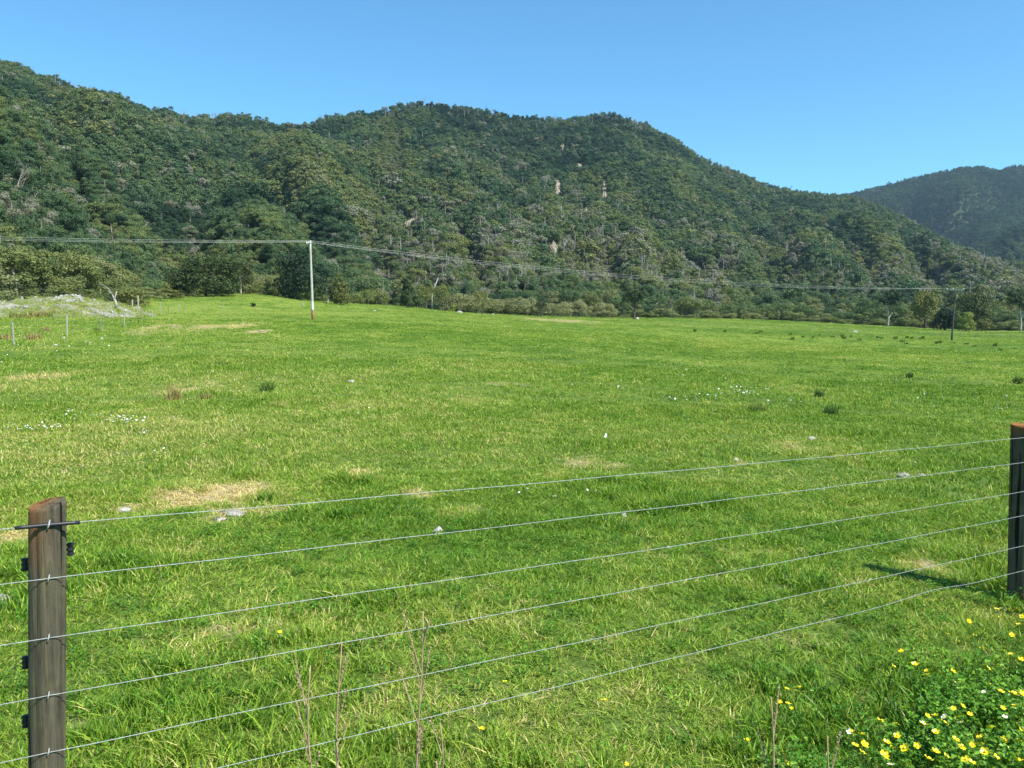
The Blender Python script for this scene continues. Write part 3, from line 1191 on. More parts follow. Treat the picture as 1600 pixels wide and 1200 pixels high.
LOOK = ['round-headed tree', 'round-headed tree', 'spreading tree', 'narrow pointed tree', 'slender upright tree', 'bushy low tree']
for q in ind:
    loc = (float(P[q, 0]), float(P[q, 1]), float(P[q, 2]))
    zn = zone(sx[q])
    k = int(idx[q])
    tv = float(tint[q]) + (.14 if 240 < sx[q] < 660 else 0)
    H = float(hgt[q])
    W = float(wid[q])
    if k >= 6:
        root = empty('bare_tree', loc, random.random() * 6.28)
        tag(root, ('tall ' if H > 9.6 else 'low ') + 'grey leafless tree in forest edge ' + zn, 'tree', ('tall ' if H > 9.6 else 'low ') + 'leafless trees in forest edge ' + zn)
        c_ = obj('branches', bare_ind[q % 2] if k < 9 else snag_proto, root)
        H = min(H, 11)
        c_.scale = (H, H, H)
        c_['tint'] = tv
        continue
    shp = ['round', 'round', 'round', 'cone', 'column', 'bush'][k]
    arr = edge_crowns[shp]
    tone = 'dark' if tv < .42 else ('mid-green' if tv < .62 else 'olive')
    tone = ('tall ' if H > 9.6 else ('short ' if H < 7.2 else '')) + ('pale-trunked ' if q % 4 == 0 else '') + tone
    lab = '%s %s in forest edge %s' % (tone, LOOK[k], zn)
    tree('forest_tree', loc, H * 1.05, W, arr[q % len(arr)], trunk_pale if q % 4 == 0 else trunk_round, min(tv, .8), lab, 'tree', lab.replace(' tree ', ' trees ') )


def gz_at(px, py, D):
    p = at(px, py, D)
    p[2] = G1(p[0], p[1])
    return p


def single(px, base, top, wpx, D, shape, tint_, label, trunk='dark', nleaf=3200, size=.026, gap=.15, seed=0, h_trunk=.62, tr=.026, limbs=7, nlobe=26, name='tree', cz=1.0, spread=.22):
    p = gz_at(px, base, D)
    h = (base - top) * D / FPX
    w = wpx * D / FPX
    cm = crown_mesh('crown', 200 + seed, nleaf, size, shape, nlobe, M['tree'], gap)
    tm = trunk_mesh('trunk', 300 + seed, h_trunk, tr, limbs, M['bark'] if trunk == 'dark' else M['pale_bark'], spread)
    root = tree(name, tuple(p), h, w, cm, tm, tint_, label, cz=cz)
    return root


single(322, 463, 390, 108, 186, 'low', .34, 'big dark olive spreading tree standing alone on the rise at left', seed=1, nleaf=19000, size=.0145, nlobe=46, gap=.22, h_trunk=.6)
single(376, 456, 400, 40, 205, 'round', .38, 'smaller olive tree right beside the big spreading tree', 'pale', seed=2, nleaf=3000)
single(467, 470, 382, 78, 202, 'low', .10, 'large blackish-green tree just left of the pale power pole', seed=3, nleaf=7000, size=.019, nlobe=40, gap=.2)
single(532, 475, 424, 46, 200, 'cone', .54, 'olive cone-shaped tree right of the pale power pole', seed=4, nleaf=4200, size=.024, nlobe=34)
single(512, 475, 430, 26, 206, 'round', .22, 'dark thin tree between the power pole and the cone-shaped tree', 'pale', seed=5, nleaf=1800)
single(637, 482, 436, 34, 250, 'column', .36, 'dense dark olive column-shaped tree on the pasture edge', seed=6, nleaf=6500, size=.022, nlobe=34, cz=1.0, gap=.1).scale = (1.25, 1.25, 1)
single(666, 484, 446, 30, 252, 'round', .70, 'ragged thin-crowned tree left of the white dead trunk', seed=7, nleaf=1300, gap=.4, tr=.03)
single(692, 489, 446, 32, 254, 'round', .66, 'ragged forked tree right of the white dead trunk', seed=8, nleaf=1600, gap=.35, tr=.035)
single(706, 489, 475, 12, 255, 'bush', .78, 'tiny yellow-green shrub beside the ragged forked tree', seed=9, nleaf=700, size=.05, nlobe=12)
single(753, 491, 452, 26, 262, 'round', .72, 'thin upright tree in front of the olive bush row, nearer its left end', seed=10, nleaf=1500, gap=.35)
single(845, 496, 456, 24, 268, 'round', .30, 'dark narrow tree in front of the olive bush row at its middle', seed=11, nleaf=1800, gap=.3)
single(991, 497, 447, 40, 272, 'umbrella', .34, 'lone dark tree with a clear trunk beside the white object', seed=12, nleaf=3000, gap=.2, h_trunk=.66, tr=.034)
single(1387, 506, 448, 46, 285, 'umbrella', .22, 'tall tree with a pale bare trunk and flat dark crown', 'pale', seed=13, nleaf=3200, gap=.2, h_trunk=.72, tr=.024)
single(1445, 513, 452, 44, 272, 'round', .64, 'open olive tree with a dark leaning trunk', seed=14, nleaf=3200, gap=.3, h_trunk=.62, tr=.026)
single(1477, 518, 477, 34, 255, 'bush', .06, 'dense black-green bushy tree just left of the dark power pole', seed=15, nleaf=4200, size=.036, nlobe=26, gap=.05)
single(1523, 519, 451, 52, 262, 'low', .42, 'tall dark tree behind the bright willow', seed=16, nleaf=6500, size=.022, nlobe=36, gap=.2)
single(1508, 519, 486, 27, 250, 'low', .80, 'small round bright green willow right of the dark power pole', seed=17, nleaf=3600, size=.03, nlobe=26, gap=.05)
single(1594, 518, 452, 52, 275, 'umbrella', .36, 'tall pale-trunked tree at the right edge of view', 'pale', seed=18, nleaf=3500, gap=.25, h_trunk=.72, tr=.022)
single(575, 478, 452, 26, 236, 'round', .78, 'small greyish ragged tree at the edge left of the column-shaped tree', seed=19, nleaf=1400, gap=.4)
single(1464, 516, 492, 22, 262, 'bush', .5, 'low green bush left of the black-green bushy tree', seed=20, nleaf=1600, size=.04)
single(1540, 518, 494, 24, 268, 'bush', .62, 'low olive bush right of the tall dark tree', seed=21, nleaf=1600, size=.04)
single(142, 472, 441, 40, 112, 'bush', .55, 'bright green bush behind the gravel bank left of the white dead tree', seed=22, nleaf=3200, size=.03, nlobe=24)
single(205, 474, 437, 46, 118, 'bush', .62, 'pale olive bush right behind the white dead tree', seed=23, nleaf=3600, size=.028, nlobe=24)
single(262, 466, 446, 50, 160, 'bush', .58, 'low olive bush left of the big spreading tree', seed=24, nleaf=2800, size=.032)
single(395, 462, 455, 9, 150, 'bush', .12, 'tiny dark shrub alone on the grass right of the big tree', seed=25, nleaf=300, size=.09)
single(560, 478, 466, 18, 235, 'bush', .66, 'tiny tan-green bush at the pasture edge right of the cone-shaped tree', seed=26, nleaf=700, size=.05)

# dead white trees
p = at(181, 477, 84)
dt = empty('dead_tree', tuple(p))
tag(dt, 'bleached white forked dead tree at the end of the gravel bank', 'dead tree')
S = 86 / FPX
mb = MB()
mb.tube(np.array([[0, 0, -.3], [0, 0, .4], [-2 * S, 0, 9 * S]]), [2.0 * S, 1.7 * S, 1.5 * S], 8)
obj('trunk', mb.mesh('trunk', [M['pale_bark']], True), dt)
for pts, rr_ in (([[-2 * S, 0, 8.5 * S], [-1 * S, .1, 14 * S], [1.5 * S, .1, 21 * S]], [1.3 * S, 1.0 * S, .7 * S]),
                 ([[-2 * S, 0, 9 * S], [-6 * S, .2, 16 * S], [-13 * S, .3, 22 * S]], [1.2 * S, .9 * S, .4 * S]),
                 ([[-5 * S, .2, 15 * S], [-9 * S, 0, 24 * S], [-18 * S, 0, 31 * S], [-26 * S, 0, 32 * S]], [.7 * S, .5 * S, .4 * S, .2 * S])):
    mb = MB()
    mb.tube(np.array(pts), rr_, 7)
    obj('branch', mb.mesh('branch', [M['pale_bark']], True), dt)
p = gz_at(675, 485, 256)
dt = empty('dead_tree', tuple(p))
tag(dt, 'tall broken white dead trunk between the two ragged trees', 'dead tree')
S = 256 / FPX
mb = MB()
mb.tube(np.array([[0, 0, -.3], [0, 0, 12 * S], [1 * S, 0, 28 * S]]), [1.3 * S, 1.2 * S, .9 * S], 7)
mb.tube(np.array([[1 * S, 0, 26 * S], [5 * S, .3, 38 * S], [10 * S, .3, 50 * S]]), [1.4 * S, 1.1 * S, .4 * S], 7)
obj('trunk', mb.mesh('trunk', [M['pale_bark']], True), dt)
mb = MB()
mb.tube(np.array([[5 * S, .3, 36 * S], [3 * S, .3, 42 * S]]), [.6 * S, .2 * S], 5)
obj('branch', mb.mesh('branch', [M['pale_bark']], True), dt)

# row of olive bushes + low edge bushes
bush_hi = [crown_mesh('bush_crown', 61, 3400, .022, 'bush', 26, M['bush'], .0), crown_mesh('bush_crown', 62, 3400, .022, 'bush', 20, M['bush'], .0)]
bush_lo = [crown_mesh('bush_crown', 64, 3000, .022, 'bush', 9, M['bush'], .3), crown_mesh('bush_crown', 65, 3000, .022, 'round', 8, M['bush'], .3), crown_mesh('bush_crown', 66, 3000, .022, 'low', 8, M['bush'], .35)]
stub = trunk_mesh('stem', 63, .35, .03, 6, None, .35, .1)


def bush(px, base, hpx, wpx, D, tint_, label, group, k):
    p = gz_at(px, base, D)
    root = empty('bush', tuple(p), random.random() * 6.28)
    tag(root, label, 'bush', group)
    c_ = obj('foliage', bush_hi[k % 2] if 'row' in (group or '') and 'olive' in group else bush_lo[k % 3], root)
    c_.scale = (wpx * D / FPX, wpx * D / FPX, hpx * D / FPX * 1.15)
    c_['tint'] = float(tint_)
    s_ = obj('stem', stub, root)
    s_.scale = (hpx * D / FPX,) * 3


ORD = ['first', 'second', 'third', 'fourth', 'fifth', 'sixth', 'seventh', 'eighth', 'ninth', 'tenth', 'eleventh', 'twelfth', 'thirteenth', 'fourteenth', 'fifteenth',
       'sixteenth', 'seventeenth', 'eighteenth', 'nineteenth', 'twentieth', 'twenty-first', 'twenty-second', 'twenty-third', 'twenty-fourth', 'twenty-fifth', 'twenty-sixth']
k = 0
for px in np.arange(704, 965, 10.5):
    D = np.interp(px, [700, 960], [280, 290])
    bush(px + random.uniform(-2, 2), 492, np.interp(px, [700, 740, 900, 960], [26, 25, 24, 20]) + random.uniform(-5, 4), random.uniform(20, 38), D + random.uniform(-2, 3), .84 + random.uniform(-.05, .05),
         ORD[k] + ' bush from the left end of the even olive-green row', 'row of olive-green bushes', k)
    k += 1
for px in np.arange(968, 1440, 12.5):
    D = 303
    bush(px + random.uniform(-7, 7), 500, 9 + random.uniform(-4, 9), 20 + random.uniform(-8, 16), D + random.uniform(-6, 3), .60 + random.uniform(-.12, .12),
         'low scrubby bush ' + ('just right of the lone dark tree' if px < 1110 else 'midway along the far right pasture edge' if px < 1250 else 'left of the tall pale trunk' if px < 1375 else 'between the tall pale trunk and dark leaning pole'), 'low bushes along the far pasture edge', k)
    k += 1
for px in np.arange(390, 490, 13):
    bush(px, 470, 12 + random.uniform(-2, 8), 24, 203 + random.uniform(-3, 2), .58 + random.uniform(-.15, .12),
         'low olive bush at the pasture edge left of the pale power pole', 'low bushes left of the pale power pole', k)
    k += 1
for px in np.arange(1552, 1680, 14):
    bush(px, 518, 13 + random.uniform(-2, 7), 26, 296 + random.uniform(-8, 3), .60 + random.uniform(-.12, .1),
         'low olive bush at the pasture edge, far right of view', 'low bushes at the far right edge', k)
    k += 1
for px in np.arange(-40, 260, 26):
    bush(px + random.uniform(-5, 5), 478, 20 + random.uniform(-3, 9), 42, np.interp(px, [0, 150, 250], [106, 116, 150]) + random.uniform(-3, 2), .56 + random.uniform(-.2, .15),
         'leafy bush at the foot of the forest behind the gravel bank', 'bushes behind the gravel bank', k)
    k += 1

# rock slips on the hillside
SL = ['tan broken rock face low on the middle slope', 'small pale slip high on the right shoulder of the hill', 'pale narrow slip on the upper middle slope', 'long thin tan slip right of the narrow pale one',
      'small pale rock scar under the tan slip', 'grey rock outcrop among the leafless trees', 'tiny pale rock high in the right forest', 'small tan scar near the hill shoulder']
ths_ = np.linspace(0, 1, 200)
for (cx, cy, w, h), lab in zip(SLIPS, SL):
    a0 = azim(cx, cy)
    e0, r0 = float(edge_r(a0)), float(np.interp(a0, _ra, _rd))
    rs = e0 + 30 + (r0 - e0 - 40) * ths_
    zz = hill_z(np.full(200, a0), rs)
    _, yy = screen(np.stack([rs * math.sin(a0), rs * math.cos(a0), zz], -1))
    kk = int(np.argmin(np.abs(yy - cy)))
    rc = rs[kk]
    cxw, cyw = rc * math.sin(a0), rc * math.cos(a0)
    ww = w * rc / FPX
    dz_dr = max((zz[min(kk + 4, 199)] - zz[max(kk - 4, 0)]) / (rs[min(kk + 4, 199)] - rs[max(kk - 4, 0)]), .25)
    ll = h * rc / FPX / dz_dr
    nu, nv = 22, 22
    uu, vv = np.meshgrid(np.linspace(-1, 1, nu), np.linspace(-1, 1, nv), indexing='ij')
    rad = np.sqrt(uu ** 2 + vv ** 2)
    ca, sa = math.cos(a0), math.sin(a0)
    xx = cxw + uu * ww * ca + vv * ll * sa
    y_ = cyw - uu * ww * sa + vv * ll * ca
    r_ = np.hypot(xx, y_)
    z_ = hill_z(np.arctan2(xx, y_).ravel(), r_.ravel()).reshape(xx.shape)
    edge = np.clip(1.0 - rad + (fbm(uu * 3 + cx, vv * 3, 3) - .5) * .9, -.3, 1)
    z_ = z_ + np.clip(edge, -.3, .35) * 6 + (fbm(uu * 5, vv * 5 + cx, 3) - .5) * 3.0
    Vv = np.stack([xx, y_, z_], -1).reshape(-1, 3)
    i, j = np.meshgrid(np.arange(nu - 1), np.arange(nv - 1), indexing='ij')
    Qq = np.stack([i * nv + j, (i + 1) * nv + j, (i + 1) * nv + j + 1, i * nv + j + 1], -1).reshape(-1, 4)
    tag(obj('rock_slip', mesh_np('rock_slip', Vv, Qq, False, [M['slip']])), lab, 'rock face')

# ================================================================== gravel bank at left
nu, nv = 300, 70
uu, vv = np.meshgrid(np.linspace(0, 1, nu), np.linspace(0, 1, nv), indexing='ij')
xs = -72 + uu * 32.6                      # from far left to about the white dead tree
front = 74 + 12 * uu + 2.0 * (fbm(uu * 6, uu * 0, 2) - .5)
yy_ = front + vv * (17 - 4 * uu)
prof = np.sin(np.pi * np.clip(vv * 1.05, 0, 1)) ** .6
hh = np.interp(uu, [0, .35, .55, .68, .78, .9, 1], [1.0, 1.0, 1.3, 1.6, 1.4, 1.0, -.35])
z_ = ground(xs.ravel(), yy_.ravel()).reshape(xs.shape) - .08 + prof * hh * (.75 + .5 * fbm(xs * .22, yy_ * .22, 3)) + prof * np.clip(hh, 0, 1) * ((fbm(xs * 1.2, yy_ * 1.2, 3) - .5) * .9 + (fbm(xs * .5, yy_ * .5, 2, 4) - .5) * .9)
BX, BY, BZ = xs, yy_, z_
i, j = np.meshgrid(np.arange(nu - 1), np.arange(nv - 1), indexing='ij')
Qq = np.stack([i * nv + j, (i + 1) * nv + j, (i + 1) * nv + j + 1, i * nv + j + 1], -1).reshape(-1, 4)
bank = obj('gravel_bank', mesh_np('gravel_bank', np.stack([xs, yy_, z_], -1).reshape(-1, 3), Qq, True, [M['bank']]))
tag(bank, 'long bank of pale gravel half grown over with grass', None, None, 'structure')
ns = 1500
ii = RNG.integers(0, nu - 1, ns)
jj = (RNG.random(ns) * nv * .62).astype(int)
sel = fbm(BX[ii, jj] * .38, BY[ii, jj] * .38, 3, 2) > .54
ii, jj = ii[sel], jj[sel]
ns = len(ii)
Ps = np.stack([BX[ii, jj] + RNG.normal(size=ns) * .15, BY[ii, jj] + RNG.normal(size=ns) * .2, BZ[ii, jj]], -1)
ss = (.05 + .16 * RNG.random(ns) ** 4)
stone_protos = []
for k in range(3):
    v, q, t = lump(70 + k, 9, 6)
    stone_protos.append(mesh_np('stone_kind', v, [q, t], False, [M['gravel']]))
scatter('gravel_stones', Ps, RNG.random((ns, 3)) * 6, np.stack([ss * 1.3, ss, ss * .8], -1), RNG.integers(0, 3, ns), RNG.random(ns), stone_protos,
        'loose pale stones strewn over the gravel bank at left')

BANKT = None
# ================================================================== grass
PXA = R(38)
tn = [grass_tuft('tuft_near', 100 + k, 30, .065, .018, .068, .0060, M['grass'], 1.35, .4, 3) for k in range(5)]
tn += [grass_tuft('tuft_tall', 110 + k, 20, .05, .04, .115, .0068, M['grass'], 1.05, .6, 4) for k in range(2)]
tm_ = [grass_tuft('tuft_mid', 120 + k, 34, .15, .025, .085, .010, M['grass'], 1.15, .4, 2) for k in range(4)]
tf = [grass_tuft('tuft_far', 130 + k, 40, .42, .03, .095, .026, M['grass'], 1.1, .4, 2) for k in range(4)]
tv_ = [grass_tuft('tuft_vfar', 140 + k, 44, 1.0, .03, .11, .07, M['grass'], 1.1, .4, 2) for k in range(3)]
grass_protos = tn + tm_ + tf + tv_


def ring(r0, r1, dens, kinds, s0, s1):
    area = .5 * (r1 ** 2 - r0 ** 2) * 2 * PXA
    n = int(area * dens)
    r = np.sqrt(RNG.random(n) * (r1 ** 2 - r0 ** 2) + r0 ** 2)
    t = RNG.uniform(-PXA, PXA, n)
    x, y = r * np.sin(t), r * np.cos(t)
    k = RNG.choice(kinds, n)
    f = (r - r0) / (r1 - r0)
    s = (s0 + (s1 - s0) * f) * (.75 + .5 * RNG.random(n))
    return x, y, r, k, s


parts = [ring(1.5, 9.5, 520, [0, 1, 2, 3, 4], .85, 1.25), ring(8.0, 18, 130, [7, 8, 9, 10], .85, 1.1), ring(16, 34, 34, [7, 8, 9, 10], 1.1, 1.7),
         ring(30, 95, 5.5, [11, 12, 13, 14], .9, 1.5), ring(85, 300, .62, [15, 16, 17], .9, 1.3)]
gxx, gyy, grr, gk, gs = [np.concatenate([p_[q] for p_ in parts]) for q in range(5)]
lu = lushness(gxx, gyy)
dr = dryness(gxx, gyy)
keep = (grr < edge_r(np.arctan2(gxx, gyy)) + 2)
keep &= RNG.random(len(grr)) > dr * .62
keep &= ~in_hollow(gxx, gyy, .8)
gxx, gyy, grr, gk, gs, lu, dr = [q[keep] for q in (gxx, gyy, grr, gk, gs, lu, dr)]
ng_ = len(gxx)
clump = fbm(gxx * 1.3, gyy * 1.3, 3, 12.2)
tall = (grr < 11) & (clump > .655) & (RNG.random(ng_) < .5)
gk = np.where(tall & (gk < 5), 5 + RNG.integers(0, 2, ng_), gk)
gz_ = ground(gxx, gyy)
ti = .635 - .33 * lu + RNG.normal(size=ng_) * .11 - .03 * np.clip((grr - 10) / 20, 0, 1) + np.where(grr < 12, .0, .02)
ti = np.where(tall, ti - .14, ti)
ti = np.where(RNG.random(ng_) < .05, ti + .22, ti)
ti = np.clip(ti + dr * .75, .02, 1.0)
hs = gs * (.68 + .8 * np.clip((clump - .35) * 2.2, 0, 1)) * (1 - .55 * dr)
scatter('grass', np.stack([gxx, gyy, gz_ - .004], -1), np.stack([RNG.normal(size=ng_) * .12, RNG.normal(size=ng_) * .12, RNG.random(ng_) * 6.283], -1),
        np.stack([gs, gs, hs], -1), gk, ti, grass_protos, 'short green pasture grass with paler and darker drifts')


nb_ = 5200
ii = RNG.integers(0, nu - 1, nb_) if False else RNG.integers(0, BX.shape[0] - 1, nb_)
jj = RNG.integers(0, BX.shape[1] - 1, nb_)
bsel = fbm(BX[ii, jj] * .38, BY[ii, jj] * .38, 3, 2) < .56
ii, jj = ii[bsel], jj[bsel]
nb_ = len(ii)
scatter('bank_grass', np.stack([BX[ii, jj], BY[ii, jj], BZ[ii, jj] - .02], -1), np.stack([RNG.normal(size=nb_) * .2, RNG.normal(size=nb_) * .2, RNG.random(nb_) * 6.28], -1),
        np.stack([.7 + .5 * RNG.random(nb_)] * 2 + [1.2 + 2.6 * RNG.random(nb_) ** 2], -1), RNG.integers(0, 4, nb_), np.clip(.62 + RNG.normal(size=nb_) * .16, 0, 1), tf,
        'rough yellowish grass growing over the gravel bank')


# leafy ground cover (creeping buttercup) low at the right
def leaf_clump(name, seed):
    rng = np.random.default_rng(seed)
    V, Tr = [], []
    for k in range(34):
        a = rng.random() * 6.283
        d = rng.random() ** .6 * .095
        hz = .03 + .10 * rng.random()
        c = np.array([d * math.cos(a), d * math.sin(a), hz])
        nrm = np.array([rng.normal() * .45, rng.normal() * .45, 1.0])
        nrm /= np.linalg.norm(nrm)
        u_ = np.cross(nrm, rng.normal(size=3))
        u_ /= np.linalg.norm(u_)
        w_ = np.cross(nrm, u_)
        L = .008 + .009 * rng.random()
        for lobe in (-1.25, 0, 1.25):
            dirv = u_ * math.cos(lobe) + w_ * math.sin(lobe)
            sd = -u_ * math.sin(lobe) + w_ * math.cos(lobe)
            n0 = len(V)
            V += [c, c + dirv * L * .6 + sd * L * .42 + nrm * L * .12, c + dirv * L * 1.15 - nrm * L * .1, c + dirv * L * .6 - sd * L * .42 + nrm * L * .12]
            Tr += [[n0, n0 + 1, n0 + 2], [n0, n0 + 2, n0 + 3]]
        # leaf stalk
        n0 = len(V)
        b_ = np.array([d * .3 * math.cos(a), d * .3 * math.sin(a), 0])
        V += [b_, b_ + np.array([.0015, .0015, 0]), c]
        Tr += [[n0, n0 + 1, n0 + 2]]
    return mesh_np(name, np.array(V), np.array(Tr), False, [M['leafy_ground']])


lc = [leaf_clump('leaf_clump', 150 + k) for k in range(4)]
npts = 5200
cr = gp(1500, 1080)
LX = RNG.uniform(.25, 4.6, npts)
LY = RNG.uniform(1.7, 5.6, npts)
LZ = ground(LX, LY)
lsx, lsy = screen(np.stack([LX, LY, LZ], -1))
line_y = 1318 - (lsx - 1180) * .62 + (fbm(LX * 3, LY * 3, 3) - .5) * 240 + RNG.normal(size=npts) * 50
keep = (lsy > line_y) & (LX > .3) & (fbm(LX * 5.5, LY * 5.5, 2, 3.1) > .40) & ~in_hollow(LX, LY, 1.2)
LX, LY, LZ = LX[keep], LY[keep], LZ[keep]
nl = len(LX)
mound = fbm(LX * 2.6, LY * 2.6, 3, 5.5)
scatter('creeping_buttercup_leaves', np.stack([LX, LY, LZ + np.clip(mound - .42, 0, 1) * .16], -1), np.stack([np.zeros(nl), np.zeros(nl), RNG.random(nl) * 6.28], -1),
        np.stack([.8 + mound * .6] * 3, -1), RNG.integers(0, 4, nl), np.clip(.62 + RNG.normal(size=nl) * .2, 0, 1), lc,
        'dark leafy creeping buttercup foliage in the near right corner')

# scattered low broad-leaf weeds in the near turf
nw = 620
wx = RNG.uniform(-3.2, 3.6, nw)
wy = RNG.uniform(2.0, 7.5, nw)
scatter('clover', np.stack([wx, wy, ground(wx, wy) - .02], -1), np.stack([np.zeros(nw), np.zeros(nw), RNG.random(nw) * 6.28], -1),
        np.full((nw, 3), .75), RNG.integers(0, 4, nw), np.clip(.5 + RNG.normal(size=nw) * .2, 0, 1), lc, 'small clover-like leaves growing through the near turf')

# ------------------------------------------------------------------ buttercups
def flower_mesh(mat, seed, cup=.45):
    rng = np.random.default_rng(seed)
    mb = MB()
    for k in range(5):
        a = k * 2 * np.pi / 5 + rng.normal() * .08
        d = np.array([math.cos(a), math.sin(a), 0])
        s = np.array([-math.sin(a), math.cos(a), 0])
        up = np.array([0, 0, 1.0])
        L = .0125
        V = [d * .001, d * L * .5 + s * L * .42 + up * L * cup * .35, d * L + s * L * .34 + up * L * cup, d * L * 1.08 + up * L * cup * 1.05, d * L - s * L * .34 + up * L * cup,
             d * L * .5 - s * L * .42 + up * L * cup * .35, d * L * .55 + up * L * cup * .12]
        mb.add(V, None, [[0, 1, 6], [1, 2, 6], [2, 3, 6], [3, 4, 6], [4, 5, 6], [5, 0, 6]])
    return mb.mesh('petals', [mat], False)


def centre_mesh():
    mb = MB()
    v, q, t = lump(5, 7, 5, .1)
    mb.add(v * .0035 + np.array([0, 0, .003]), q, t)
    return mb.mesh('flower_centre', [M['yellow_pet']], True)


def stem_mesh(h, seed):
    rng = np.random.default_rng(seed)
    mb = MB()
    bx_, by_ = rng.normal() * .02, rng.normal() * .02
    mb.tube([[bx_, by_, -.02], [bx_ * .5, by_ * .6, h * .5], [0, 0, h]], [.0013, .0011, .0009], 4, False)
    return mb.mesh('stem', [M['green_stem']], False)


FL = [flower_mesh(M['yellow_pet'], k, c_) for k, c_ in enumerate((.35, .5, .65))]
FW = [flower_mesh(M['white_pet'], 9, .3), flower_mesh(M['white_pet'], 10, .45)]
FC = centre_mesh()
STEMS = [stem_mesh(h, k) for k, h in enumerate((.17, .20, .22, .25))]
HS = (.17, .20, .22, .25)
yellow_px = [(1558, 955), (1578, 957), (1590, 956), (1598, 965), (1560, 968), (1592, 979), (1481, 992), (1514, 971), (1523, 994), (1498, 1005), (1582, 995),
             (1534, 1016), (1568, 1026), (1580, 1027), (1596, 1034), (1409, 1021), (1430, 1042), (1395, 1048), (1448, 1052), (1448, 1060), (1543, 1048), (1546, 1072),
             (1581, 1083), (1585, 1090), (1564, 1086), (1598, 1090), (1488, 1052), (1229, 1079), (1249, 1079), (1216, 1100), (1231, 1105), (1239, 1112), (1503, 1105),
             (1490, 1112), (1495, 1123), (1516, 1119), (1567, 1109), (1449, 1123), (1462, 1121), (1475, 1134), (1463, 1149), (1443, 1136), (1493, 1157), (1547, 1142),
             (1375, 1133), (1400, 1138), (1332, 1145), (1347, 1149), (1402, 1157), (1385, 1166), (1394, 1171), (1336, 1168), (1350, 1167), (1346, 1184), (1414, 1174),
             (1433, 1168), (1381, 1182), (1385, 1191), (1450, 1194), (1477, 1191), (1503, 1168), (1520, 1167), (1533, 1167), (1532, 1158), (1569, 1157), (1593, 1162),
             (1510, 1191), (1518, 1197), (1598, 1146), (1234, 1197), (1585, 1105), (1555, 1185), (1462, 1175), (789, 1070), (754, 1141), (437, 989), (982, 1197), (1168, 1160), (945, 1100),
             (1540, 1180), (1575, 1175), (1420, 1195), (1592, 1190)]
white_px = [(1492, 1067), (1538, 1084), (1476, 1124), (1501, 1132), (1570, 1126), (1328, 1144), (1392, 1198), (1564, 955), (1441, 1136)]


def flower(px, py, white, n):
    hi = n % 4
    h = HS[hi] * (.55 if px < 1300 else 1.0)
    # find the spot whose top, at stem height, lies on the sight line
    lo = None
    for D in np.linspace(1.9, 5.4, 90):
        q = at(px, py, D)
        g = G1(q[0], q[1]) + h
        if q[2] <= g:
            lo = q
            break
    if lo is None:
        return
    z0 = G1(lo[0], lo[1])
    sc_ = (.8 if white else .85) + (.3 if white else .5) * random.random()
    o = obj('pale_flower' if white else 'buttercup', STEMS[hi], None, (lo[0], lo[1], z0))
    o.scale = (1, 1, h / HS[hi])
    where = ('near the foot of the right post' if py < 1060 else 'in the middle of the flower patch' if py < 1140 else 'low in the flower patch, bottom edge') if px > 1300 else ('left of the flower patch, near bottom right' if px > 1150 else None)
    if white:
        tag(o, 'cream-white small flower among the buttercups in the near right corner', 'flower', 'cream flowers among the buttercups')
    elif where:
        tag(o, 'small yellow buttercup flower ' + where, 'flower', 'buttercups ' + where)
    else:
        tag(o, {789: 'single yellow buttercup beyond the lowest wire, middle bottom', 754: 'single yellow buttercup near the bottom below the lowest wire',
                437: 'single yellow buttercup in the turf left of the dry stalks', 982: 'single yellow buttercup at the bottom edge, middle right',
                945: 'faint yellow buttercup in the turf above the one at the bottom edge'}.get(px, 'yellow buttercup alone in the turf'), 'flower')
    f = obj('petals', (FW if white else FL)[n % (2 if white else 3)], o, (0, 0, HS[hi]))
    zf = 1 / (h / HS[hi])
    f.scale = (sc_, sc_, sc_ * zf)
    f.rotation_euler = (random.uniform(.1, .75), random.uniform(-.3, .5), random.random() * 6)
    f.rotation_mode = 'XYZ'
    c_ = obj('flower_centre', FC, f)


for n_, (px, py) in enumerate(yellow_px):
    flower(px, py, False, n_)
for n_, (px, py) in enumerate(white_px):
    flower(px, py, True, n_)

# daisies specks in the turf
dpx = []
for (cx, cy, rx, ry, n_) in [(195, 660, 30, 5, 38), (60, 672, 60, 5, 34), (120, 650, 40, 8, 14), (1160, 612, 45, 9, 46), (1100, 625, 40, 6, 16), (240, 680, 30, 4, 6), (255, 710, 10, 6, 5),
                             (940, 685, 12, 4, 6), (1570, 642, 14, 4, 7), (1240, 625, 60, 8, 10), (1020, 600, 200, 30, 24), (400, 650, 200, 20, 14), (1450, 620, 100, 20, 12), (60, 560, 60, 20, 12), (1000, 770, 300, 60, 10), (130, 540, 60, 8, 10)]:
    for _ in range(int(n_ * .7)):
        dpx.append(gp(cx + random.gauss(0, rx * .5), cy + random.gauss(0, ry * .5)))
dpx = np.array(dpx)
v, q, t = lump(3, 8, 5, .1)
dm = mesh_np('daisy_kind', v * np.array([1, 1, .35]), [q, t], False, [M['daisy']])
nd = len(dpx)
ds = .010 + .0012 * dpx[:, 1] * (.6 + .7 * RNG.random(nd))
ds = np.minimum(ds * .62, .03)
scatter('daisies', dpx + np.array([0, 0, .055]), RNG.normal(size=(nd, 3)) * .4, np.stack([ds, ds, ds], -1), np.zeros(nd), RNG.random(nd), [dm],
        'tiny white daisies sprinkled in loose drifts through the pasture')

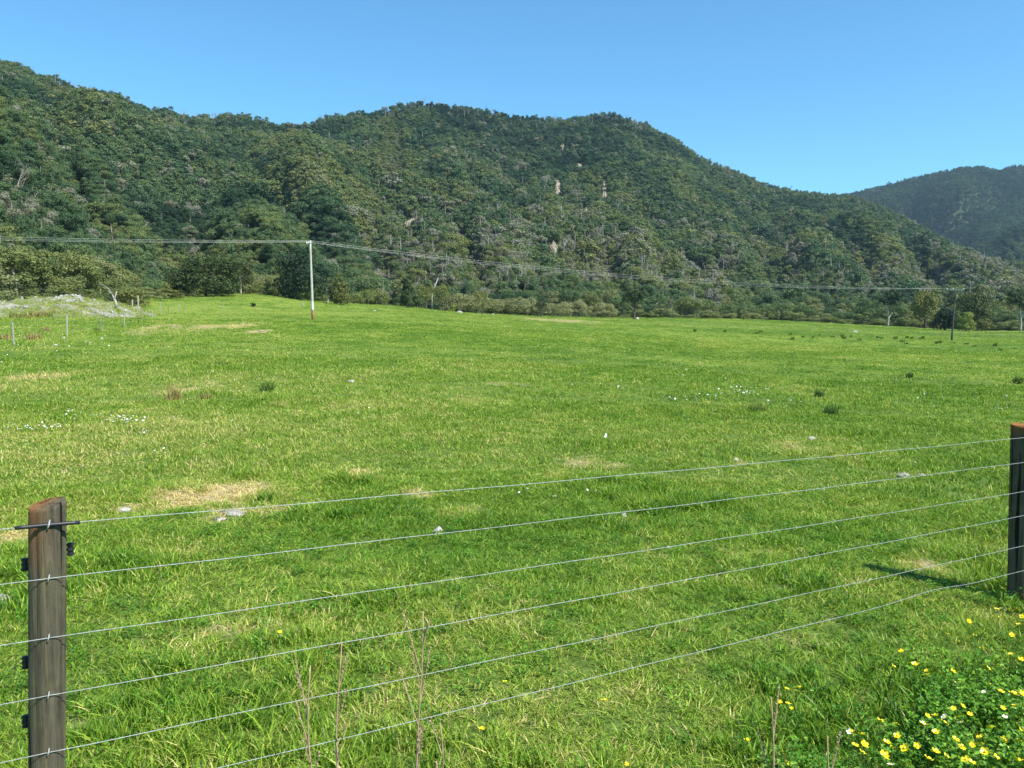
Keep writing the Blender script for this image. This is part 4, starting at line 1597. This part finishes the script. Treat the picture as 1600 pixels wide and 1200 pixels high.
# ------------------------------------------------------------------ dry stalks
def stalk(px, py_top, D, seed, label, nbr=5, pale=False):
    rng = np.random.default_rng(seed)
    top = at(px, py_top, D)
    z0 = G1(top[0], D)
    H = top[2] - z0
    root = empty('dry_stalk', (top[0], D, z0))
    tag(root, label, 'dry plant')
    mb = MB()
    s = np.linspace(0, 1, 9)
    wob = np.stack([np.sin(s * 5 + seed) * .012, np.cos(s * 4 + seed) * .012, np.zeros(9)], -1)
    P_ = np.stack([0 * s, 0 * s, s * H], -1) + wob - wob[-1]
    mb.tube(P_, np.linspace(.0048, .0018, 9), 6)
    obj('stem', mb.mesh('stem', [M['dry_stem']], True), root)
    for k in range(nbr):
        mb = MB()
        t = .25 + .65 * (k + rng.random() * .6) / nbr
        b_ = np.array([np.interp(t, s, P_[:, c]) for c in range(3)])
        a = rng.random() * 6.28
        L = H * (.10 + .18 * rng.random())
        d = np.array([math.cos(a) * .35, math.sin(a) * .35, 1.0])
        d /= np.linalg.norm(d)
        pts = b_ + np.outer(np.linspace(0, 1, 5), d * L) + np.outer(np.linspace(0, 1, 5) ** 2, [0, 0, L * .15])
        mb.tube(pts, np.linspace(.0023, .001, 5), 4, False)
        for m_ in range(9):
            q = pts[2] * (1 - m_ / 9) + pts[4] * (m_ / 9) + rng.normal(size=3) * .004
            v, qq, t_ = lump(m_, 5, 4)
            mb.add(v * .0032 * (.6 + .8 * rng.random()) + q, qq, t_)
        obj('side_stem', mb.mesh('side_stem', [M['dry_stem']]), root)
    return root


stalk(485, 1040, 2.55, 1, 'thin brown dry stalk, leftmost of the four by the lowest wire', 6)
stalk(534, 1005, 2.60, 2, 'reddish brown dry stalk, second from the left by the lowest wire', 4)
stalk(661, 955, 2.62, 3, 'tallest dry stalk with seed bits, in front of the middle wires', 8)
stalk(688, 1130, 2.5, 4, 'short dry stalk right beside the tallest one', 4)
stalk(1205, 1090, 2.45, 5, 'short dry brown stalk near the bottom, left of the buttercups', 3)
stalk(1293, 1150, 2.4, 6, 'thin dry stalk at the bottom between the two flower patches', 2)

# ------------------------------------------------------------------ rush tussocks
def tussock(px, py, wpx, hpx, tint_, label, group=None, seed=0, cat='tussock'):
    p = gp(px, py)
    D = p[1]
    w, h = wpx * D / FPX, hpx * D / FPX
    if seed >= 0:
        me_ = grass_tuft('rush_stems', 500 + seed, 150, w * .32, h * .45, h * 1.1, max(.008, .0011 * D * .7), M['rush'], .45, .8, 3)
    o = obj('rush_tussock', me_, None, tuple(p))
    o['tint'] = float(tint_)
    tag(o, label, cat, group)
    return o


tussock(272, 625, 36, 30, .95, 'straw-brown rush tussock standing in the left of the pasture', seed=1)
tussock(322, 624, 34, 16, .8, 'low tan tussock just right of the taller straw-brown one', seed=2)
tussock(417, 612, 34, 20, .15, 'dark green tussock right of the two tan ones', seed=3)
tussock(1185, 641, 44, 15, .55, 'wide low olive tussock beside the white daisy drift', seed=4)
tussock(1298, 648, 34, 22, .12, 'dark green rush tussock, tallest on the right side of the pasture', seed=5)
tussock(1280, 620, 22, 16, .15, 'small dark tussock behind the tallest right hand one', seed=6)
tussock(1421, 590, 16, 10, .1, 'small dark tussock standing alone far right in the pasture', seed=7)
tussock(52, 531, 36, 16, .9, 'wide brown rush clump beside the left fence posts', seed=8)
tussock(8, 530, 26, 12, .85, 'brown rush clump at the left edge behind the first far post', seed=9)
tussock(72, 518, 24, 9, .9, 'small brown rush clump behind the wide one', seed=10)
tussock(345, 571, 34, 9, .1, 'flat dark green patch of coarse grass in the left pasture', seed=11)
tussock(1590, 600, 18, 16, .1, 'dark tussock at the right edge of the pasture', seed=12)
tussock(150, 517, 16, 6, .4, 'little green rush clump near the third far fence post', seed=13)
row = [(1184, 522), (1187, 520), (1145, 514), (1133, 518), (1085, 517), (1238, 532), (1241, 529), (1252, 528), (1269, 528), (1280, 526), (1294, 530), (1312, 526), (1318, 529), (1341, 533), (1349, 528),
       (1375, 530), (1408, 535), (1418, 538), (1438, 539), (1462, 535), (1472, 535), (1404, 530), (1390, 529), (1425, 530), (1446, 531), (1505, 540), (1496, 537), (1546, 546), (1560, 547), (1553, 540), (1595, 536), (1486, 536),
       (1414, 530), (1434, 531), (1360, 528), (1330, 527), (1300, 527), (1372, 528), (1451, 532), (1518, 541), (1580, 545), (1230, 524), (1160, 520)]
for n_, (px, py) in enumerate(row):
    if n_ % 4 == 2:
        continue
    tussock(px + random.uniform(-5, 5), py + random.uniform(-2, 2), random.uniform(5, 13), random.uniform(2.5, 5.5), random.uniform(.25, .6), 'small dark rush tussock in the scattered line along the far right fence',
            'rush tussocks along the far right fence', seed=20 + n_ % 12)
# fringe of rushes in front of the gravel bank
for n_, px in enumerate(range(22, 135, 9)):
    tussock(px, 498 - n_ * .4, 20, random.uniform(8, 13), random.uniform(.5, .95), 'brown rush clump at the foot of the gravel bank', 'rushes at the foot of the gravel bank', seed=40 + n_ % 5)

# ------------------------------------------------------------------ stones
def stone(px, py, wpx, hpx, label, mat='stone', seed=0, cat='stone', name='stone', D=None):
    p = gp(px, py) if D is None else gz_at(px, py, D)
    D = p[1]
    w, h = wpx * D / FPX, hpx * D / FPX
    v, q, t = lump(400 + seed, 16, 11, .3)
    o = obj(name, mesh_np('stone', v * np.array([w / 2, w * .38, h * .72]), [q, t], False, [M[mat]]), None, (p[0], p[1], p[2] + h * .12))
    o.rotation_euler = (0, 0, random.uniform(-.4, .4))
    tag(o, label, cat)
    return o


stone(684, 831, 17, 11, 'white stone lying between the first and second wire', seed=1)
stone(8, 940, 28, 18, 'white stone at the left edge beside the near post', seed=2)
stone(975, 807, 11, 7, 'small white stone right of middle under the second wire', seed=3)
stone(1045, 857, 9, 5, 'tiny pale stone under the third wire', seed=4)
stone(1411, 745, 22, 8, 'flat tan stone near the second wire at right', 'lime', seed=5)
stone(1440, 744, 16, 6, 'flat grey stone just right of the tan one', 'lime', seed=6)
stone(1150, 720, 9, 6, 'small pale stone behind the top wire, right of middle', seed=7)
stone(195, 798, 22, 6, 'flat pale stone in the turf left of the straw patch', seed=8)
stone(365, 804, 40, 7, 'rough flat grey-white crust below the straw patch', 'lime', seed=9)
stone(343, 813, 24, 6, 'smaller grey crust left of the rough flat one', 'lime', seed=10)
stone(548, 598, 14, 6, 'pale stone far out in the left middle pasture', seed=11)
stone(1268, 686, 12, 5, 'pale flat stone in the right middle pasture', seed=12)
stone(866, 777, 8, 4, 'tiny white stone near the middle of the second wire', seed=13)
stone(931, 769, 5, 5, 'tiny white pebble under the top wire', seed=14)
stone(718, 491, 10, 4, 'pale grey boulder on the grass by the thin upright tree', 'lime', D=245, seed=15)
stone(770, 491, 5, 3.5, 'small white boulder right of the thin upright tree', D=250, seed=16)
stone(996, 494, 5, 5, 'small white object at the foot of the lone dark tree', D=268, seed=17)
stone(1336, 521.5, 8, 4, 'white boulder by the far right fence', D=185, seed=18)
stone(86, 540, 8, 3.5, 'white stone right of the first far fence post', seed=19)
stone(134, 536, 6, 3, 'white stone between the second and third far posts', seed=20)
stone(141, 536.5, 6, 3, 'white stone touching the one on its left', seed=21)
stone(159, 530, 5, 3, 'white stone below the third far fence post', seed=22)
stone(408, 518, 15, 3.5, 'flat pinkish stone scar below the power pole', 'slip', seed=23)
stone(586, 486, 6, 2.5, 'small white stone left of the column-shaped tree', seed=24)
stone(100, 529, 5, 2.5, 'small pale stone at the foot of the second far post', seed=25)

# ================================================================== far fences
def post_mesh(h, r, mat, seed):
    rng = np.random.default_rng(seed)
    mb = MB()
    z = np.linspace(-.3, h, 5)
    mb.tube(np.stack([z * 0, z * 0, z], -1), r * (1 + rng.normal(size=5) * .04), 8)
    return mb.mesh('fence_post', [mat])


def far_fence(name, pts, heights, label, mats, nwire=4):
    root = empty(name, tuple(pts[0]))
    tag(root, label, 'fence')
    o0 = np.array(pts[0])
    for n_, (p, h) in enumerate(zip(pts, heights)):
        o = obj('fence_post', post_mesh(h, .042, mats[n_ % len(mats)], n_), root, tuple(np.array(p) - o0))
        o.rotation_euler = (random.gauss(0, .04), random.gauss(0, .05), 0)
    for w_ in range(nwire):
        mb = MB()
        f = .28 + .66 * w_ / (nwire - 1)
        mb.tube(np.array([np.array(p) - o0 + np.array([0, 0, h * f]) for p, h in zip(pts, heights)]), .003, 3, False)
        obj('fence_wire', mb.mesh('fence_wire', [M['galv']]), root)
    return root


M['post_far'] = plain('old_grey_post', (.20, .18, .15), .9, .1, 0, .3)
M['post_pale'] = plain('bleached_post', (.34, .33, .28), .9, .1, 0, .2)
lf_ = [(-60, 560, 31, 1.2), (22, 542, 38, 1.12), (105, 528, 46, 1.15), (158, 518, 56, 1.05), (194, 512, 66, 1.2), (220, 503, 78, 1.25), (238, 498, 87, 1.0), (252, 495, 98, 1.5), (264, 491, 108, 1.1),
       (279, 488, 120, 1.5), (289, 486, 130, 1.2), (350, 487, 140, .9)]
far_fence('wire_fence', [gz_at(a, b_, d) for a, b_, d, _ in lf_], [q[3] for q in lf_], 'old wire fence of thin posts running away at left towards the big dark tree',
          [M['post_far'], M['post_pale'], M['post_pale'], M['post_far'], M['post_pale']])
rf_ = [1029, 1054, 1082, 1108, 1136, 1168, 1199, 1210, 1233, 1248, 1272, 1299, 1324, 1350, 1381, 1408, 1435, 1456, 1465, 1473, 1500, 1528, 1560, 1579, 1612, 1650]
far_fence('wire_fence', [gz_at(px, 520, np.interp(px, [1029, 1300, 1600], [192, 184, 176])) for px in rf_], [1.1 + .15 * math.sin(px) for px in rf_],
          'thin low fence line crossing the far right pasture before the dark power pole', [M['post_far'], M['post_far'], M['post_pale'], M['post_far']])
for (px, py, h_, D, lab) in [(196 + 22, 474, 1.9, 102, None)]:
    pass
for px, py, D, h_, lab in [(216, 478, 104, 2.2, 'tall thin bleached post standing behind the end of the gravel bank'),
                           (207, 480, 102, 1.6, 'shorter bleached post left of the tall one behind the bank'),
                           (474, 486, 160, .9, 'short pale post standing alone just left of the pale power pole')]:
    p = gz_at(px, py, D)
    tag(obj('wooden_post', post_mesh(h_, .09, M['post_pale'], px), None, tuple(p)), lab, 'post')

# ================================================================== power poles and lines
def power_pole(name, base, top_z, lean, mat, arm_dir, arm_len, label, r0=.17, r1=.11):
    root = empty(name, tuple(base))
    tag(root, label, 'power pole')
    H = top_z - base[2]
    mb = MB()
    z = np.linspace(-.4, H, 9)
    mb.tube(np.stack([lean * np.clip(z, 0, 99) / H, z * 0, z], -1), np.linspace(r0, r1, 9), 12)
    obj('pole', mb.mesh('pole', [mat], True), root)
    ad = np.array([arm_dir[0], arm_dir[1], 0.0])
    ad /= np.linalg.norm(ad)
    nd_ = np.array([-ad[1], ad[0], 0])
    rot_ = np.stack([ad, nd_, [0, 0, 1]], 1)
    top = np.array([lean, 0, H])
    ac = top + nd_ * (r1 + .06) + np.array([0, 0, -.35])
    mb = MB()
    mb.box(ac, (arm_len, .10, .13), rot_)
    obj('crossarm', mb.mesh('crossarm', [M['arm']]), root)
    tips = []
    for s in (-.46, 0.12, .46):
        c = ac + ad * arm_len * s
        mb = MB()
        zz = np.array([.065, .13, .14, .20, .21, .27, .30])
        mb.tube(np.stack([c[0] + zz * 0, c[1] + zz * 0, c[2] + zz], -1), [.02, .02, .07, .07, .05, .06, .03], 10)
        obj('insulator', mb.mesh('insulator', [M['porcelain']], True), root)
        tips.append(np.array(base) + c + np.array([0, 0, .31]))
    for s in (-1, 1):
        mb = MB()
        mb.tube(np.array([ac + ad * arm_len * .26 * s + nd_ * .02, top + nd_ * r1 + np.array([0, 0, -.95])]), .018, 5)
        obj('brace', mb.mesh('brace', [M['galv']]), root)
    return root, tips


bl = gz_at(489, 499, 98)
tl = at(488, 380, 98)
br = gz_at(1487, 533, 150)
tr_ = at(1493, 452, 150)
ldir = np.array([br[0] - bl[0], br[1] - bl[1]])
ldir /= np.linalg.norm(ldir)
adir = np.array([-ldir[1], ldir[0]])
pl, tipl = power_pole('power_pole', bl, tl[2] + .25, -.15, M['pole'], adir, 2.2, 'pale power pole with orange-brown foot standing in the left pasture')
pr, tipr = power_pole('power_pole', br, tr_[2] + .25, tr_[0] - br[0], M['pole_dark'], adir + ldir * -.55, 2.9, 'dark leaning power pole with crossarm far right in front of trees')
step = np.array([-ldir[0], -ldir[1], 0]) * 104
far_l = [t + step + np.array([0, 0, 0.6]) for t in tipl]
bll = np.array([bl[0] + step[0], bl[1] + step[1], 0])
bll[2] = G1(bll[0], bll[1])
far_r = [t - step * 1.0 * np.array([1, .75, 1]) + np.array([0, 0, -.5]) for t in tipr]


def span(a, b_, sag, n=28):
    s = np.linspace(0, 1, n)
    P_ = a + np.outer(s, b_ - a)
    P_[:, 2] -= sag * 4 * s * (1 - s)
    return P_


for k, lab in enumerate(['thin pale power wire carried by the far crossarm ends of both poles', 'thin pale power wire carried by the crossarm middles of both poles',
                         'thin pale power wire carried by the near crossarm ends of both poles']):
    mb = MB()
    P_ = np.vstack([span(far_l[k], tipl[k], 1.3 + .1 * k), span(tipl[k], tipr[k], 1.65 + .12 * k)[1:]])
    mb.tube(P_, .0075, 5)
    o = obj('power_line', mb.mesh('power_line', [M['line']], True))
    tag(o, lab, 'cable')

# ================================================================== near fence
fence = empty('post_and_wire_fence', (0, 0, 0))
tag(fence, 'near wire fence of six plain wires on two round weathered posts', 'fence')
LP = at(74, 1373, 2.5)
RP = at(1597, 936, 5.47)
LP[2] = G1(LP[0], LP[1])
RP[2] = G1(RP[0], RP[1])
ltop = at(75, 786, 2.5)
rtop = at(1603, 664, 5.47)
lbase = at(72, 1373, 2.5)
dirf = (RP - LP)[:2] / np.linalg.norm((RP - LP)[:2])
# camera side normal of the fence line
nrm = np.array([dirf[1], -dirf[0]])


def near_post(base, top, rad, mat, seed, slant):
    rng = np.random.default_rng(seed)
    H = top[2] - base[2]
    lean = (top - base)[:2]
    nz_, na_ = 40, 48
    z = np.concatenate([[-.35], np.linspace(0, H - .012, nz_ - 2), [H]])
    a = np.arange(na_) * 2 * np.pi / na_
    V = np.zeros((nz_, na_, 3))
    prof = 1 + .018 * np.sin(3 * a + seed) + .012 * np.sin(7 * a + 2 * seed)
    crack = np.zeros(na_)
    for c_ in rng.choice(na_, 5, replace=False):
        crack[c_] = .05 + .05 * rng.random()
    for i_, zz in enumerate(z):
        rr__ = rad * prof * (1 - 1.6 * crack * (.6 + .4 * math.sin(zz * 5 + seed))) * (1 + rng.normal(size=na_) * .004) * (1.0 if i_ < nz_ - 1 else .965)
        V[i_, :, 0] = lean[0] * zz / H + rr__ * np.cos(a)
        V[i_, :, 1] = lean[1] * zz / H + rr__ * np.sin(a)
        V[i_, :, 2] = zz
    # slanted saw cut
    for i_ in (nz_ - 2, nz_ - 1):
        V[i_, :, 2] += slant[0] * np.cos(a) * rad + slant[1] * np.sin(a) * rad + rng.normal(size=na_) * .0012
    i, j = np.meshgrid(np.arange(nz_ - 1), np.arange(na_), indexing='ij')
    j2 = (j + 1) % na_
    Q = np.stack([i * na_ + j, i * na_ + j2, (i + 1) * na_ + j2, (i + 1) * na_ + j], -1).reshape(-1, 4)
    V = V.reshape(-1, 3)
    V = np.vstack([V, V[-na_:].mean(0)])
    c_ = len(V) - 1
    k_ = np.arange(na_)
    T_ = np.stack([np.full(na_, c_), (nz_ - 1) * na_ + k_, (nz_ - 1) * na_ + (k_ + 1) % na_], -1)
    me_ = mesh_np('fence_post', V, [Q, T_], True, [mat])
    me_.polygons.foreach_set('use_smooth', np.concatenate([np.full(len(Q), True), np.full(len(T_), False)]))
    return obj('fence_post', me_, fence, tuple(base)), H


lpo, lH = near_post(LP, ltop, .0515, M['post'], 3, (.12, .16))
rpo, rH = near_post(RP, rtop, .088, M['post_r'], 5, (-.02, .05))
lpo['label'] = 'round weathered post with orange top, nearer one at left'
rpo['label'] = 'round weathered post at the right edge, shaded on its left side'
# neighbouring posts just outside the view carry the wires on
sp = (RP - LP)
for b_, t_, rd_, mt in ((LP - sp, ltop - sp, .055, M['post']), (RP + sp, rtop + sp, .06, M['post_r'])):
    b2 = b_.copy()
    b2[2] = G1(b2[0], b2[1])
    t2_ = b2 + (t_ - b_)
    near_post(b2, t2_, rd_, mt, 8, (.03, .03))

lwy = [820, 904, 997, 1087, 1176, 1264]
rwy = [681, 719, 764, 801, 848, 886]


def on_post(base, top, rad, px, py, D):
    q = at(px, py, D)
    f = (q[2] - base[2]) / (top[2] - base[2])
    c_ = base[:2] + (top - base)[:2] * f
    return np.array([c_[0] + nrm[0] * (rad + .003), c_[1] + nrm[1] * (rad + .003), q[2]])


def staple_mesh():
    mb = MB()
    a = np.linspace(0, np.pi, 9)
    # bridge over the wire, legs into the wood (local: +Y into post, Z up)
    pts = np.stack([0 * a + np.linspace(.002, -.002, 9), .004 - np.sin(a) * .010, np.cos(a) * .0105], -1)
    pts = np.vstack([[.003, .02, .0105], pts, [-.003, .02, -.0105]])
    mb.tube(pts, .0021, 6)
    return mb.mesh('staple', [M['galv']], True)


STP = staple_mesh()
angn = math.atan2(-nrm[1], -nrm[0]) - math.pi / 2
for k in range(6):
    # left anchor is solved at the post's front face (about 5 cm nearer than its axis)
    a_ = on_post(LP, ltop, .0515, 75, lwy[k], 2.5 - .047)
    b_ = on_post(RP, rtop, .088, 1590, rwy[k], 5.47 - .075)
    d_ = (b_ - a_)
    pts = [a_ - d_ * 1.0]
    rng = np.random.default_rng(900 + k)
    n_ = 46
    pts = []
    for s in np.linspace(-1, 0, 12)[:-1]:
        q = a_ + d_ * s
        q[2] -= .012 * 4 * (-s) * (1 + s)
        pts.append(q)
    for s in np.linspace(0, 1, n_):
        q = a_ + d_ * s
        q = q + np.array([0, 0, -.010 * 4 * s * (1 - s) + .0012 * math.sin(s * 37 + k) * (0 < s < 1)])
        if k == 5:
            q[2] += .022 * math.exp(-((s - .80) / .05) ** 2)
        pts.append(q)
    for s in np.linspace(1, 2, 12)[1:]:
        q = a_ + d_ * s
        q[2] -= .012 * 4 * (s - 1) * (2 - s)
        pts.append(q)
    mb = MB()
    mb.tube(np.array(pts), .0013, 6)
    w_ = obj('fence_wire', mb.mesh('fence_wire', [M['galv']], True), fence)
    if k == 0:
        mb = MB()
        f0, f1 = -.0155, .0148
        mb.tube(np.array([a_ + d_ * s + np.array([0, 0, -.0025 * abs(s) / .03]) for s in np.linspace(f0, f1, 9)]), .0058, 10)
        t_ = obj('insulating_tube', mb.mesh('insulating_tube', [M['black']], True), w_)
        w_['label'] = 'top wire with a black tube over the left post'
    for (base, po, q) in ((LP, lpo, a_), (RP, rpo, b_)):
        st = obj('staple', STP, po, tuple(q - base + np.array([0, 0, 0])))
        st.rotation_euler = (random.uniform(-.1, .1), .12, angn)
        if k == 0:
            st.scale = (1.25, 1.25, 1.25)


# black offset insulators on the back of the left post
def insul_mesh():
    mb = MB()
    zz = np.array([-.021, -.018, -.012, -.011, -.004, -.003, .004, .005, .012, .013, .018, .021])
    rr__ = np.array([.006, .011, .011, .007, .007, .0115, .0115, .007, .007, .011, .011, .006])
    mb.tube(np.stack([zz * 0, zz * 0, zz], -1), rr__, 10)
    mb.box((0, 0, 0), (.010, .016, .03))
    return mb.mesh('insulator', [M['black']])


INS = insul_mesh()
for px, py in ((110, 858), (39, 882), (40, 1035), (40, 1127), (112, 1215)):
    q = at(px, py, 2.54)
    f = (q[2] - LP[2]) / lH
    o = obj('insulator', INS, lpo, tuple(q - LP))
    mb = MB()
    cx = (ltop - LP)[0] * f
    mb.tube(np.array([[0, 0, 0], [cx - (q - LP)[0], -.03, 0]]), .004, 6)
    s_ = obj('insulator_bracket', mb.mesh('insulator_bracket', [M['black']]), lpo, tuple(q - LP))

# ================================================================== haze
mb = MB()
mb.box((200, 1200, 190), (5200, 4300, 590))
hz = obj('haze', mb.mesh('haze', []))
hm, nt, out = new_mat('haze')
pv = nt.nodes.new('ShaderNodeVolumePrincipled')
pv.inputs['Color'].default_value = (.55, .78, 1.0, 1)
pv.inputs['Density'].default_value = .00007
pv.inputs['Anisotropy'].default_value = .2
nt.links.new(pv.outputs[0], out.inputs['Volume'])
hz.data.materials.append(hm)
tag(hz, 'thin bluish haze over the valley and hills', None, None, 'stuff')
